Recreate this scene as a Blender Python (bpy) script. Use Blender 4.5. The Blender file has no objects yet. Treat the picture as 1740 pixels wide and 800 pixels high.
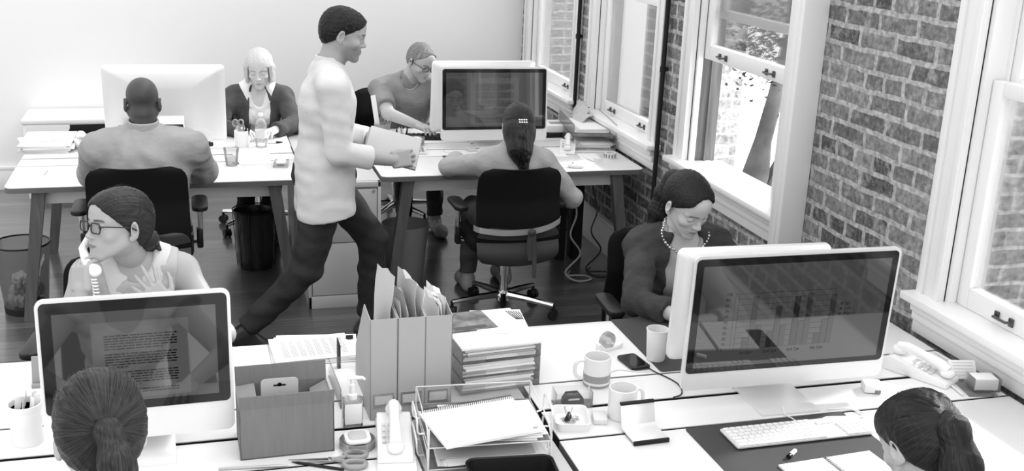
import bpy, bmesh, math, random
import numpy as np
from mathutils import Vector, Matrix, Euler
C = bpy.context.scene.collection
SC = bpy.context.scene
PI = math.pi
R = math.radians
random.seed(7)

# ---------------------------------------------------------------- camera, sky, sun, exposure
cam_d = bpy.data.cameras.new('camera'); cam = bpy.data.objects.new('camera', cam_d); C.objects.link(cam)
PITCH, YAW, ROLL = .298510, .288508, .0410881
_f = Vector((math.sin(YAW)*math.cos(PITCH), math.cos(YAW)*math.cos(PITCH), -math.sin(PITCH)))
_r = Vector((math.cos(YAW), -math.sin(YAW), 0)); _u = _r.cross(_f)
_a = math.cos(ROLL)*_r + math.sin(ROLL)*_u; _b = -math.sin(ROLL)*_r + math.cos(ROLL)*_u
cam.matrix_world = Matrix(((_a.x, _b.x, -_f.x, 0), (_a.y, _b.y, -_f.y, 0), (_a.z, _b.z, -_f.z, 2.205), (0, 0, 0, 1)))
cam_d.sensor_width = 36; cam_d.lens = 1874.0/1740*36; cam_d.clip_end = 200
SC.camera = cam
SC.view_settings.view_transform = 'Standard'; SC.view_settings.look = 'None'
SC.view_settings.gamma = 1; SC.view_settings.use_curve_mapping = False
SC.view_settings.exposure = 0.0

W = bpy.data.worlds.new('sky'); SC.world = W; W.use_nodes = True
def build_world(base, xgain, zgain, strength):
    nt = W.node_tree; nt.nodes.clear(); n = nt.nodes.new; l = nt.links.new
    tc = n('ShaderNodeTexCoord'); sp = n('ShaderNodeSeparateXYZ'); l(tc.outputs['Generated'], sp.inputs[0])
    mx = n('ShaderNodeMapRange'); mx.inputs['From Min'].default_value = -.1; mx.inputs['From Max'].default_value = .75
    mx.inputs['To Min'].default_value = base; mx.inputs['To Max'].default_value = base+xgain; mx.interpolation_type = 'SMOOTHSTEP'
    l(sp.outputs[0], mx.inputs['Value'])
    mz = n('ShaderNodeMapRange'); mz.inputs['From Min'].default_value = -.1; mz.inputs['From Max'].default_value = 1
    mz.inputs['To Min'].default_value = 0; mz.inputs['To Max'].default_value = zgain
    l(sp.outputs[2], mz.inputs['Value'])
    ad = n('ShaderNodeMath'); ad.operation = 'ADD'; l(mx.outputs[0], ad.inputs[0]); l(mz.outputs[0], ad.inputs[1])
    bg = n('ShaderNodeBackground'); bg.inputs['Strength'].default_value = strength; l(ad.outputs[0], bg.inputs['Color'])
    o = n('ShaderNodeOutputWorld'); l(bg.outputs[0], o.inputs[0])
build_world(.66, 1.25, .30, 1.75)
def sun(direction, energy, angle):
    d = bpy.data.lights.new('sun', 'SUN'); d.energy = energy; d.angle = R(angle)
    o = bpy.data.objects.new('sun', d); C.objects.link(o)
    o.rotation_euler = Vector(direction).to_track_quat('-Z', 'Y').to_euler()
    o.location = (6, 6, 6)
sun((-.78, -.30, -.52), 5.0, 4)

# ---------------------------------------------------------------- materials (the photograph is black and white)
def mat(name, v, rough=.5, metal=0, v2=None, nscale=8, bump=0, bscale=60, stretch=None, emit=0, coat=0, spec=.5, tint=False, lo=.35, hi=.65, trans=0, attr=None, ior=1.5):
    m = bpy.data.materials.new(name); m.use_nodes = True; nt = m.node_tree; n = nt.nodes.new; l = nt.links.new
    b = nt.nodes['Principled BSDF']
    b.inputs['Base Color'].default_value = (v, v, v, 1); b.inputs['Roughness'].default_value = rough
    b.inputs['Metallic'].default_value = metal; b.inputs['Specular IOR Level'].default_value = spec
    b.inputs['Coat Weight'].default_value = coat; b.inputs['IOR'].default_value = ior; b.inputs['Transmission Weight'].default_value = trans
    vec = None
    if v2 is not None or bump:
        if attr:
            a = n('ShaderNodeAttribute'); a.attribute_name = attr; vec = a.outputs['Vector']
        else:
            t = n('ShaderNodeTexCoord'); vec = t.outputs['Object']
        if stretch:
            mp = n('ShaderNodeMapping'); mp.inputs['Scale'].default_value = stretch; l(vec, mp.inputs[0]); vec = mp.outputs[0]
    col = None
    if v2 is not None:
        no = n('ShaderNodeTexNoise'); no.inputs['Scale'].default_value = nscale; no.inputs['Detail'].default_value = 5; l(vec, no.inputs['Vector'])
        mr = n('ShaderNodeMapRange'); mr.inputs['From Min'].default_value = lo; mr.inputs['From Max'].default_value = hi
        mr.inputs['To Min'].default_value = v; mr.inputs['To Max'].default_value = v2; l(no.outputs[0], mr.inputs['Value']); col = mr.outputs[0]
    if tint:
        a = n('ShaderNodeAttribute'); a.attribute_name = 'tint'
        mu = n('ShaderNodeMath'); mu.operation = 'MULTIPLY'; mu.inputs[1].default_value = v
        l(a.outputs['Fac'], mu.inputs[0])
        if col is not None: l(col, mu.inputs[1])
        col = mu.outputs[0]
    if col is not None: l(col, b.inputs['Base Color'])
    if bump:
        nb = n('ShaderNodeTexNoise'); nb.inputs['Scale'].default_value = bscale; nb.inputs['Detail'].default_value = 4; l(vec, nb.inputs['Vector'])
        bp = n('ShaderNodeBump'); bp.inputs['Strength'].default_value = bump; bp.inputs['Distance'].default_value = .01
        l(nb.outputs[0], bp.inputs['Height']); l(bp.outputs[0], b.inputs['Normal'])
    if emit:
        b.inputs['Emission Color'].default_value = (1, 1, 1, 1); b.inputs['Emission Strength'].default_value = emit
    return m

def glass_mat(name, v=.95, rough=.02, gloss=.5, haze=0):
    """thin clear sheet: mostly transparent, mirror by fresnel, optional milky share"""
    m = bpy.data.materials.new(name); m.use_nodes = True; nt = m.node_tree; n = nt.nodes.new; l = nt.links.new
    nt.nodes.remove(nt.nodes['Principled BSDF'])
    tr = n('ShaderNodeBsdfTransparent'); tr.inputs[0].default_value = (v, v, v, 1)
    gl = n('ShaderNodeBsdfGlossy'); gl.inputs['Roughness'].default_value = rough
    fr = n('ShaderNodeFresnel'); fr.inputs[0].default_value = 1.45
    mu = n('ShaderNodeMath'); mu.operation = 'MULTIPLY'; mu.inputs[1].default_value = gloss; l(fr.outputs[0], mu.inputs[0])
    mx = n('ShaderNodeMixShader'); l(mu.outputs[0], mx.inputs[0]); l(tr.outputs[0], mx.inputs[1]); l(gl.outputs[0], mx.inputs[2])
    out = mx.outputs[0]
    if haze:
        df = n('ShaderNodeBsdfDiffuse'); df.inputs[0].default_value = (.8, .8, .8, 1)
        m2 = n('ShaderNodeMixShader'); m2.inputs[0].default_value = haze; l(out, m2.inputs[1]); l(df.outputs[0], m2.inputs[2]); out = m2.outputs[0]
    l(out, nt.nodes['Material Output'].inputs[0])
    return m

def brick_mat(name, dark, light, mortar, w=.235, h=.077, axes='YZ', worn=.75, msize=.0095, off=(0, 0)):
    m = bpy.data.materials.new(name); m.use_nodes = True; nt = m.node_tree; n = nt.nodes.new; l = nt.links.new
    b = nt.nodes['Principled BSDF']; b.inputs['Roughness'].default_value = .9; b.inputs['Specular IOR Level'].default_value = .2
    t = n('ShaderNodeTexCoord'); s = n('ShaderNodeSeparateXYZ'); l(t.outputs['Object'], s.inputs[0])
    cm = n('ShaderNodeCombineXYZ'); l(s.outputs['XYZ'.index(axes[0])], cm.inputs[0]); l(s.outputs['XYZ'.index(axes[1])], cm.inputs[1])
    nz = n('ShaderNodeTexNoise'); nz.inputs['Scale'].default_value = 15; nz.inputs['Detail'].default_value = 6; nz.inputs['Roughness'].default_value = .65; l(t.outputs['Object'], nz.inputs['Vector'])
    sb = n('ShaderNodeVectorMath'); sb.operation = 'SUBTRACT'; sb.inputs[1].default_value = (.5, .5, .5); l(nz.outputs['Color'], sb.inputs[0])
    sc = n('ShaderNodeVectorMath'); sc.operation = 'SCALE'; sc.inputs['Scale'].default_value = .017; l(sb.outputs[0], sc.inputs[0])
    ad = n('ShaderNodeVectorMath'); ad.operation = 'ADD'; l(cm.outputs[0], ad.inputs[0]); l(sc.outputs[0], ad.inputs[1])
    mp = n('ShaderNodeMapping'); mp.inputs['Location'].default_value = (off[0], off[1], 0); l(ad.outputs[0], mp.inputs[0])
    br = n('ShaderNodeTexBrick'); nw = n('ShaderNodeTexNoise'); nw.inputs['Scale'].default_value = 5; l(t.outputs['Object'], nw.inputs['Vector'])
    w1 = n('ShaderNodeVectorMath'); w1.operation = 'MULTIPLY_ADD'; w1.inputs[1].default_value = (.05, .022, 0); l(nw.outputs['Color'], w1.inputs[0]); l(mp.outputs[0], w1.inputs[2]); l(w1.outputs[0], br.inputs['Vector'])
    br.inputs['Scale'].default_value = 1; br.inputs['Brick Width'].default_value = w; br.inputs['Row Height'].default_value = h
    br.inputs['Mortar Size'].default_value = msize; br.inputs['Mortar Smooth'].default_value = .25; br.inputs['Bias'].default_value = 0
    br.offset = .5; br.squash = .55; br.squash_frequency = 4
    br.inputs['Color1'].default_value = (dark, dark, dark, 1); br.inputs['Color2'].default_value = (light, light, light, 1)
    br.inputs['Mortar'].default_value = (mortar, mortar, mortar, 1)
    n2 = n('ShaderNodeTexNoise'); n2.inputs['Scale'].default_value = 14; n2.inputs['Detail'].default_value = 8; n2.inputs['Roughness'].default_value = .7; l(t.outputs['Object'], n2.inputs['Vector'])
    mr = n('ShaderNodeMapRange'); mr.inputs['From Min'].default_value = .50; mr.inputs['From Max'].default_value = .68; mr.inputs['To Min'].default_value = 0; mr.inputs['To Max'].default_value = worn; l(n2.outputs[0], mr.inputs['Value'])
    mx = n('ShaderNodeMix'); mx.data_type = 'RGBA'; l(mr.outputs[0], mx.inputs['Factor']); l(br.outputs['Color'], mx.inputs['A']); mx.inputs['B'].default_value = (mortar*.85,)*3+(1,)
    n3 = n('ShaderNodeTexNoise'); n3.inputs['Scale'].default_value = 45; n3.inputs['Detail'].default_value = 6; l(t.outputs['Object'], n3.inputs['Vector'])
    m3 = n('ShaderNodeMapRange'); m3.inputs['From Min'].default_value = .3; m3.inputs['From Max'].default_value = .7; m3.inputs['To Min'].default_value = .58; m3.inputs['To Max'].default_value = 1.4; l(n3.outputs[0], m3.inputs['Value'])
    vm = n('ShaderNodeVectorMath'); vm.operation = 'SCALE'; l(mx.outputs['Result'], vm.inputs[0]); l(m3.outputs[0], vm.inputs['Scale'])
    n4 = n('ShaderNodeTexNoise'); n4.inputs['Scale'].default_value = 70; n4.inputs['Detail'].default_value = 8; n4.inputs['Roughness'].default_value = .75; l(t.outputs['Object'], n4.inputs['Vector'])
    m4 = n('ShaderNodeMapRange'); m4.inputs['From Min'].default_value = .52; m4.inputs['From Max'].default_value = .62; m4.inputs['To Max'].default_value = worn*.55; l(n4.outputs[0], m4.inputs['Value'])
    x4 = n('ShaderNodeMix'); x4.data_type = 'RGBA'; l(m4.outputs[0], x4.inputs['Factor']); l(vm.outputs[0], x4.inputs['A']); x4.inputs['B'].default_value = (mortar*.8,)*3+(1,)
    l(x4.outputs['Result'], b.inputs['Base Color'])
    iv = n('ShaderNodeMath'); iv.operation = 'SUBTRACT'; iv.inputs[0].default_value = 1; l(br.outputs['Fac'], iv.inputs[1])
    a2 = n('ShaderNodeMath'); a2.operation = 'MULTIPLY_ADD'; a2.inputs[1].default_value = .5; l(n3.outputs[0], a2.inputs[0]); l(iv.outputs[0], a2.inputs[2])
    bp = n('ShaderNodeBump'); bp.inputs['Strength'].default_value = .4; bp.inputs['Distance'].default_value = .010; l(a2.outputs[0], bp.inputs['Height']); l(bp.outputs[0], b.inputs['Normal'])
    return m

def plank_mat(name, v, vv, rough):
    m = bpy.data.materials.new(name); m.use_nodes = True; nt = m.node_tree; n = nt.nodes.new; l = nt.links.new
    b = nt.nodes['Principled BSDF']; b.inputs['Roughness'].default_value = rough; b.inputs['Coat Weight'].default_value = .8; b.inputs['Coat Roughness'].default_value = .16
    t = n('ShaderNodeTexCoord')
    br = n('ShaderNodeTexBrick'); l(t.outputs['Object'], br.inputs['Vector']); br.inputs['Scale'].default_value = 1
    br.inputs['Brick Width'].default_value = 1.7; br.inputs['Row Height'].default_value = .085; br.inputs['Mortar Size'].default_value = .0012; br.offset = .37
    br.inputs['Color1'].default_value = (v, v, v, 1); br.inputs['Color2'].default_value = (vv, vv, vv, 1); br.inputs['Mortar'].default_value = (.012, .012, .012, 1)
    mp = n('ShaderNodeMapping'); mp.inputs['Scale'].default_value = (1.2, 26, 1); l(t.outputs['Object'], mp.inputs[0])
    no = n('ShaderNodeTexNoise'); no.inputs['Scale'].default_value = 3; no.inputs['Detail'].default_value = 6; l(mp.outputs[0], no.inputs['Vector'])
    mr = n('ShaderNodeMapRange'); mr.inputs['From Min'].default_value = .3; mr.inputs['From Max'].default_value = .7; mr.inputs['To Min'].default_value = .6; mr.inputs['To Max'].default_value = 1.45; l(no.outputs[0], mr.inputs['Value'])
    vm = n('ShaderNodeVectorMath'); vm.operation = 'SCALE'; l(br.outputs['Color'], vm.inputs[0]); l(mr.outputs[0], vm.inputs['Scale']); l(vm.outputs[0], b.inputs['Base Color'])
    bp = n('ShaderNodeBump'); bp.inputs['Strength'].default_value = .12; bp.inputs['Distance'].default_value = .004; l(no.outputs[0], bp.inputs['Height']); l(bp.outputs[0], b.inputs['Normal'])
    return m

M = dict(
 plaster=mat('white painted plaster', .86, .7, bump=.03, bscale=30), ceiling=mat('ceiling', .8, .8),
 trim=mat('white gloss paint', .84, .35, bump=.02, bscale=40), trim_edge=mat('grey painted timber', .42, .5),
 brick=brick_mat('old painted brick', .08, .25, .43, msize=.012, worn=.95), outbrick=brick_mat('pale outside brick', .42, .62, .92, axes='XZ', worn=.3),
 floor=plank_mat('dark floorboards', .055, .115, .28), jamb=mat('stained timber jamb', .10, .5, v2=.2, nscale=6, stretch=(6, 6, .4)),
 white=mat('white laminate', .82, .32, v2=.79, nscale=3), edge=mat('dark table edge', .10, .5, v2=.14, nscale=4), legwood=mat('dark leg timber', .085, .45, v2=.13, nscale=6, stretch=(8, 8, .6)),
 apron=mat('light steel apron', .62, .4), black=mat('black plastic', .008, .4, spec=.35), blackm=mat('matt black', .012, .7, spec=.3), mesh=mat('black chair fabric', .006, .85, spec=.15, bump=.2, bscale=400), greyshell=mat('charcoal fabric', .045, .7, bump=.15, bscale=300),
 chrome=mat('chrome', .72, .14, metal=1), steel=mat('brushed steel', .5, .3, metal=1), alu=mat('silver aluminium', .78, .34, metal=.35), aludark=mat('grey aluminium', .5, .35, metal=.6),
 shell=mat('white glossy shell', .8, .3), bezel=mat('black glass bezel', .006, .05, spec=.5), screen=mat('dark glass screen', .012, .03, emit=.030, spec=1, ior=1.56), ink=mat('screen ink', .004, .03, emit=.001, spec=1, ior=1.56), inkmid=mat('screen mid tone', .03, .03, emit=.042, spec=1, ior=1.56), inkline=mat('screen line', .008, .03, emit=.007, spec=1, ior=1.56),
 paper=mat('white paper', .84, .7), paper2=mat('off white paper', .72, .75), paper3=mat('grey paper', .5, .75), print=mat('grey print', .38, .8), darkprint=mat('dark print', .05, .5), photo=mat('dark glossy photo', .05, .25, v2=.28, nscale=14, lo=.4, hi=.7),
 card=mat('brown cardboard', .16, .85, v2=.18, nscale=10, stretch=(8, 1, 1), bump=.04), cardin=mat('card inside', .22, .85), kraft=mat('light card', .5, .8), file=mat('pale grey card file', .36, .65), file2=mat('card file inside', .55, .7),
 cabinet=mat('pale grey steel', .56, .4), cabdark=mat('shadow gap grey', .2, .6), acrylic=glass_mat('clear acrylic', .985, .05, .9, .05), glass=glass_mat('window glass', .97, .01, .8), plastic=glass_mat('clear plastic', .97, .08, .9, .14), smoke=glass_mat('smoky mesh', .74, .3, .3, .03),
 ceramic=mat('white ceramic', .82, .2), band=mat('grey band', .3, .3), greyplastic=mat('grey plastic', .28, .45), lightgrey=mat('light grey plastic', .66, .4), white_plastic=mat('white plastic', .82, .35), binplastic=mat('grey bin plastic', .32, .5), bag=mat('black bin bag', .012, .3, bump=.6, bscale=14),
 mat_=mat('charcoal desk mat', .042, .6, bump=.05, bscale=200), crumple=mat('crumpled paper', .7, .8, v2=.4, nscale=9, bump=.8, bscale=16), bark=mat('tree bark', .09, .9, v2=.2, nscale=4, bump=.4, bscale=20), leaf=mat('leaf', .045, .6), pave=mat('pale paving', .8, .8),
 pearl=mat('metal beads', .7, .22, metal=.8), lens=glass_mat('lens', .95, .02, .6), brass=mat('dark brass', .10, .3, metal=.7), eye=mat('eye white', .6, .25), iris=mat('iris', .03, .2),
)

def crv(pts, n=6):
    """Catmull-Rom curve through the points"""
    P = [Vector(p) for p in pts]; P = [P[0]*2-P[1]]+P+[P[-1]*2-P[-2]]; o = []
    for i in range(1, len(P)-2):
        a, b, c, d = P[i-1:i+3]
        for k in range(n):
            t = k/n; o.append(.5*(2*b+(c-a)*t+(2*a-5*b+4*c-d)*t*t+(3*b-a-3*c+d)*t**3))
    return o+[P[-2]]
# ---------------------------------------------------------------- mesh helpers
class MB:
    """collects shapes; build() links them as ONE mesh object"""
    def __init__(s): s.bm = bmesh.new()
    def _take(s, t, mx=None, mi=0):
        if mx is not None: t.transform(mx)
        for f in t.faces: f.material_index = mi
        me = bpy.data.meshes.new('t'); t.to_mesh(me); t.free(); s.bm.from_mesh(me); bpy.data.meshes.remove(me); return s
    def box(s, c, d, bev=0, rot=None, mi=0, seg=2):
        t = bmesh.new(); bmesh.ops.create_cube(t, size=1); t.transform(Matrix.Diagonal((d[0], d[1], d[2], 1)))
        if bev: bmesh.ops.bevel(t, geom=t.edges[:], offset=bev, segments=seg, profile=.5, affect='EDGES')
        mx = Matrix.Translation(c)
        if rot is not None: mx = mx @ (rot.to_4x4() if hasattr(rot, 'to_4x4') else Euler(rot).to_matrix().to_4x4())
        return s._take(t, mx, mi)
    def bx(s, x0, y0, z0, x1, y1, z1, bev=0, mi=0): return s.box(((x0+x1)/2, (y0+y1)/2, (z0+z1)/2), (abs(x1-x0), abs(y1-y0), abs(z1-z0)), bev, None, mi)
    def poly(s, vs, fs, mi=0, mx=None):
        t = bmesh.new(); bv = [t.verts.new(v) for v in vs]
        for f in fs:
            try: t.faces.new([bv[i] for i in f])
            except ValueError: pass
        return s._take(t, mx, mi)
    def cyl(s, p0, p1, r0, r1=None, n=16, mi=0, cap=True):
        r1 = r0 if r1 is None else r1; p0 = Vector(p0); p1 = Vector(p1)
        q = (p1-p0).to_track_quat('Z', 'Y').to_matrix(); vs = []; fs = []
        for p, r in ((p0, r0), (p1, r1)):
            for i in range(n): vs.append(p+q @ Vector((r*math.cos(2*PI*i/n), r*math.sin(2*PI*i/n), 0)))
        for i in range(n): fs.append((i, (i+1) % n, n+(i+1) % n, n+i))
        if cap: fs += [tuple(range(n-1, -1, -1)), tuple(range(n, 2*n))]
        return s.poly(vs, fs, mi)
    def lathe(s, prof, c=(0, 0, 0), n=28, mi=0, mx=None, sq=1):
        vs = []; fs = []; m = len(prof)
        for r, z in prof:
            for i in range(n): vs.append(Vector(c)+Vector((r*math.cos(2*PI*i/n), r*sq*math.sin(2*PI*i/n), z)))
        for j in range(m-1):
            for i in range(n): fs.append((j*n+i, j*n+(i+1) % n, (j+1)*n+(i+1) % n, (j+1)*n+i))
        if prof[0][0] > 1e-5: fs.append(tuple(range(n-1, -1, -1)))
        if prof[-1][0] > 1e-5: fs.append(tuple((m-1)*n+i for i in range(n)))
        t = bmesh.new(); bv = [t.verts.new(v) for v in vs]
        for f in fs:
            try: t.faces.new([bv[i] for i in f])
            except ValueError: pass
        bmesh.ops.remove_doubles(t, verts=t.verts[:], dist=1e-6)
        return s._take(t, mx, mi)
    def tube(s, pts, r, n=8, mi=0, closed=False):
        pts = [Vector(p) for p in pts]; m = len(pts); vs = []; fs = []; rr = r if isinstance(r, (list, tuple)) else [r]*m
        up = None
        for j in range(m):
            a = pts[(j-1) % m] if (closed or j) else pts[0]; b = pts[(j+1) % m] if (closed or j < m-1) else pts[-1]
            d = (b-a).normalized()
            if up is None: up = d.orthogonal().normalized()
            up = (up-d*up.dot(d))
            up = up.normalized() if up.length > 1e-6 else d.orthogonal().normalized()
            sd = d.cross(up)
            for i in range(n): vs.append(pts[j]+(up*math.cos(2*PI*i/n)+sd*math.sin(2*PI*i/n))*rr[j])
        for j in range(m if closed else m-1):
            k = (j+1) % m
            for i in range(n): fs.append((j*n+i, j*n+(i+1) % n, k*n+(i+1) % n, k*n+i))
        if not closed: fs += [tuple(range(n-1, -1, -1)), tuple((m-1)*n+i for i in range(n))]
        return s.poly(vs, fs, mi)
    def prism(s, pl, d0, d1, axis='z', mi=0, mx=None, bev=0):
        """polygon extruded along an axis; pl in (x,y), (x,z) or (y,z)"""
        f = {'z': lambda a, b, d: (a, b, d), 'y': lambda a, b, d: (a, d, b), 'x': lambda a, b, d: (d, a, b)}[axis]
        n = len(pl); vs = [f(a, b, d0) for a, b in pl]+[f(a, b, d1) for a, b in pl]
        fs = [tuple(range(n)), tuple(range(2*n-1, n-1, -1))]+[(i, i+n, (i+1) % n+n, (i+1) % n) for i in range(n)]
        t = bmesh.new(); bv = [t.verts.new(v) for v in vs]
        for q in fs: t.faces.new([bv[i] for i in q])
        bmesh.ops.recalc_face_normals(t, faces=t.faces[:])
        if bev: bmesh.ops.bevel(t, geom=t.edges[:], offset=bev, segments=2, profile=.5, affect='EDGES')
        return s._take(t, mx, mi)
    def sph(s, c, r, n=16, mi=0, rot=None):
        t = bmesh.new(); bmesh.ops.create_uvsphere(t, u_segments=n, v_segments=max(6, n//2), radius=1)
        r = (r, r, r) if not isinstance(r, (tuple, list)) else r
        mx = Matrix.Translation(c) @ (rot.to_4x4() if rot is not None else Matrix.Identity(4)) @ Matrix.Diagonal((r[0], r[1], r[2], 1))
        return s._take(t, mx, mi)
    def build(s, name, mats, parent=None, loc=None, rz=0, sharp=35, world=False):
        bm = s.bm; bmesh.ops.recalc_face_normals(bm, faces=bm.faces[:])
        me = bpy.data.meshes.new(name)
        if parent is not None and world: bm.transform(parent.matrix_basis.inverted())
        bm.to_mesh(me); bm.free()
        return link_mesh(name, me, mats, parent, loc, rz, sharp)
def link_mesh(name, me, mats, parent=None, loc=None, rz=0, sharp=35):
    for m in (mats if isinstance(mats, (list, tuple)) else [mats]): me.materials.append(M[m] if isinstance(m, str) else m)
    me.polygons.foreach_set('use_smooth', [True]*len(me.polygons))
    if sharp: me.set_sharp_from_angle(angle=R(sharp))
    o = bpy.data.objects.new(name, me); C.objects.link(o)
    if parent is not None: o.parent = parent
    if loc is not None: o.location = loc
    if rz: o.rotation_euler.z = rz
    return o
def tag(o, label, cat, group=None, kind=None):
    o['label'] = label; o['category'] = cat
    if group: o['group'] = group
    if kind: o['kind'] = kind
    return o
def T(name, label, cat, loc=(0, 0, 0), rz=0, group=None):
    o = bpy.data.objects.new(name, None); C.objects.link(o); o.location = loc; o.rotation_euler.z = rz; o.empty_display_size = .1
    return tag(o, label, cat, group)
def S(o, label=None):
    o['kind'] = 'structure'
    if label: o['label'] = label
    return o
def dup(root, loc, rz=0, label=None, group=None):
    def rec(o, par):
        c = o.copy(); C.objects.link(c)
        if par is not None: c.parent = par
        for ch in o.children: rec(ch, c)
        return c
    c = rec(root, None); c.location = loc; c.rotation_euler.z = rz
    if label: c['label'] = label
    if group: c['group'] = group
    return c
def rrect(w, h, r, n=5, cx=0, cy=0):
    p = []
    for (sx, sy, a0) in ((1, 1, 0), (-1, 1, 90), (-1, -1, 180), (1, -1, 270)):
        for i in range(n+1):
            a = R(a0+90*i/n); p.append((cx+sx*(w/2-r)+r*math.cos(a), cy+sy*(h/2-r)+r*math.sin(a)))
    return p
def arc(c, r, a0, a1, n, plane='xy'):
    o = []
    for i in range(n+1):
        a = R(a0+(a1-a0)*i/n); u, v = r*math.cos(a), r*math.sin(a)
        o.append({'xy': (c[0]+u, c[1]+v, c[2]), 'xz': (c[0]+u, c[1], c[2]+v), 'yz': (c[0], c[1]+u, c[2]+v)}[plane])
    return o
D = .725            # height of the table tops
# ================================================================ THE ROOM
WX = 2.55           # brick wall face
BY = 8.535          # back wall face
S(MB().bx(-5, .2, -.05, 2.75, 8.8, 0).build('floor', 'floor'))
S(MB().bx(-5, BY, 0, 2.56, BY+.15, 3.6).build('wall_back', 'plaster'))
mb = MB().bx(-5, BY-.018, 0, 2.53, BY, .15, .004).bx(-5, BY-.024, .15, 2.53, BY, .175, .004)
S(mb.build('baseboard_back', 'trim'))
WIN = [(7.24, 8.28), (5.82, 6.80), (4.36, 5.33), (2.02, 3.13)]     # clear openings between casings (near, far)
ZB, ZT = .86, 2.75
ys = [0.2]
for a, b in sorted(WIN): ys += [a, b]
ys.append(BY+.15)
mb = MB()
for i in range(0, len(ys), 2): mb.bx(WX, ys[i], 0, WX+.16, ys[i+1], 3.6)
for a, b in WIN: mb.bx(WX, a, 0, WX+.16, b, ZB).bx(WX, a, ZT, WX+.16, b, 3.6)
S(mb.build('wall_right', 'brick'))
mb = MB().bx(WX-.03, .2, 0, WX, BY, .20, .005).bx(WX-.036, .2, .20, WX, BY, .225, .005)
S(mb.build('baseboard_right', 'trim'))

def sash(par, x, a, b, z0, z1, bot, st=.055, top=.05, handles=True):
    m = MB().bx(x, a, z0, x+.04, a+st, z1, .004).bx(x, b-st, z0, x+.04, b, z1, .004)
    m.bx(x, a+st, z0, x+.04, b-st, z0+bot, .004).bx(x, a+st, z1-top, x+.04, b-st, z1, .004)
    f = m.build('sash', 'trim', par)
    MB().bx(x+.016, a+st, z0+bot, x+.022, b-st, z1-top).build('pane', 'glass', f)
    if handles:
        for t in (.2, .8):
            yc = a+st+(b-a-2*st)*t; zc = z0+bot*.45
            h = MB().box((x-.004, yc-.035, zc), (.008, .022, .03), .003).box((x-.004, yc+.035, zc), (.008, .022, .03), .003)
            h.tube([(x-.006, yc-.035, zc), (x-.024, yc-.03, zc), (x-.024, yc+.03, zc), (x-.006, yc+.035, zc)], .005, 6).build('sash_handle', 'brass', f)
def window(k, a, b, lowz, cas=.16, topsash=1.67):
    w = bpy.data.objects.new('window_%d' % k, None); C.objects.link(w); w.location = (WX, (a+b)/2, ZB); S(w)
    def P(name, m, mt='trim'):
        m.bm.transform(Matrix.Translation((-WX, -(a+b)/2, -ZB))); return m.build(name, mt, w)
    m = MB()
    for y0, y1, s in ((b, b+cas*.72, 1), (a-cas*.72, a, -1)):      # stepped architrave
        m.bx(WX-.022, y0, ZB, WX+.01, y1, ZT+.14, .004)
        e = (y1-.028, y1) if s > 0 else (y0, y0+.028); m.bx(WX-.036, e[0], ZB, WX-.02, e[1], ZT+.15, .004)
        e = (y0, y0+.03) if s > 0 else (y1-.03, y1); m.bx(WX-.032, e[0], ZB, WX-.02, e[1], ZT+.12, .004)
    m.bx(WX-.026, a, ZT, WX+.01, b, ZT+.14, .004); P('casing', m)
    m = MB().bx(WX-.085, a-cas*.86, ZB-.012, WX+.13, b+cas*.86, ZB+.018, .006); P('sill', m)
    m = MB().bx(WX-.03, a-cas*.7, ZB-.135, WX+.005, b+cas*.7, ZB-.012, .003)
    m.bx(WX-.055, a-cas*.7, ZB-.05, WX-.02, b+cas*.7, ZB-.012, .008).bx(WX-.042, a-cas*.7, ZB-.085, WX-.02, b+cas*.7, ZB-.05, .006); P('apron', m)
    m = MB()
    for y0, y1 in ((a, a+.02), (b-.02, b)): m.bx(WX+.005, y0, ZB+.018, WX+.035, y1, ZT)
    m.bx(WX, a, ZT-.02, WX+.16, b, ZT).bx(WX+.13, a, ZB-.02, WX+.20, b, ZB+.01); P('lining', m)
    m = MB()
    for y0, y1 in ((a, a+.018), (b-.018, b)): m.bx(WX+.035, y0, ZB+.018, WX+.15, y1, ZT)
    m.bx(WX+.083, a, ZB+.018, WX+.093, a+.032, ZT).bx(WX+.083, b-.032, ZB+.018, WX+.093, b, ZT)
    P('sash_channel', m, 'jamb' if lowz > ZB+.1 else 'trim')
    g = bpy.data.objects.new('sashes', None)
    for x, z0, z1, bot, h in ((WX+.038, lowz, lowz+.80, .075, True), (WX+.095, topsash-.03, ZT-.02, .045, False)):
        x -= WX; z0 -= ZB; z1 -= ZB
        sash(w, x, -(b-a)/2+.02, (b-a)/2-.02, z0, z1, bot, handles=h)
    bpy.data.objects.remove(g)
    return w
for k, (a, b) in enumerate(WIN): window(k+1, a, b, (1.43 if k == 2 else ZB+.018))
# white boxed-in pipe casing standing against the near side of the third window
mb = MB().bx(2.43, 4.10, 0, WX, 4.19, 3.6, .006).bx(2.422, 4.125, 0, 2.44, 4.165, 3.6, .004)
S(mb.build('trim_1', 'trim'))
for i, y in enumerate((5.70, 7.14)):                               # dark pipes beside the two far windows
    m = MB().cyl((WX-.03, y-.03, 0), (WX-.03, y-.03, 3.6), .013, n=12)
    for z in (.5, 1.3, 2.1): m.cyl((WX-.03, y-.03, z), (WX-.03, y-.03, z+.03), .018, n=12).box((WX-.012, y-.03, z+.015), (.03, .012, .02))
    S(m.build('trim_%d' % (i+2), 'blackm'))
# outside the windows: pale brick piers of the next wing, a bare tree
for i, (x0, x1, y0) in enumerate(((3.05, 3.55, 9.6), (2.96, 3.46, 6.50), (2.98, 3.5, 3.55))):
    S(MB().bx(x0, y0, -1, x1, y0+.5, 4).build('wall_outside', 'outbrick'))
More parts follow.
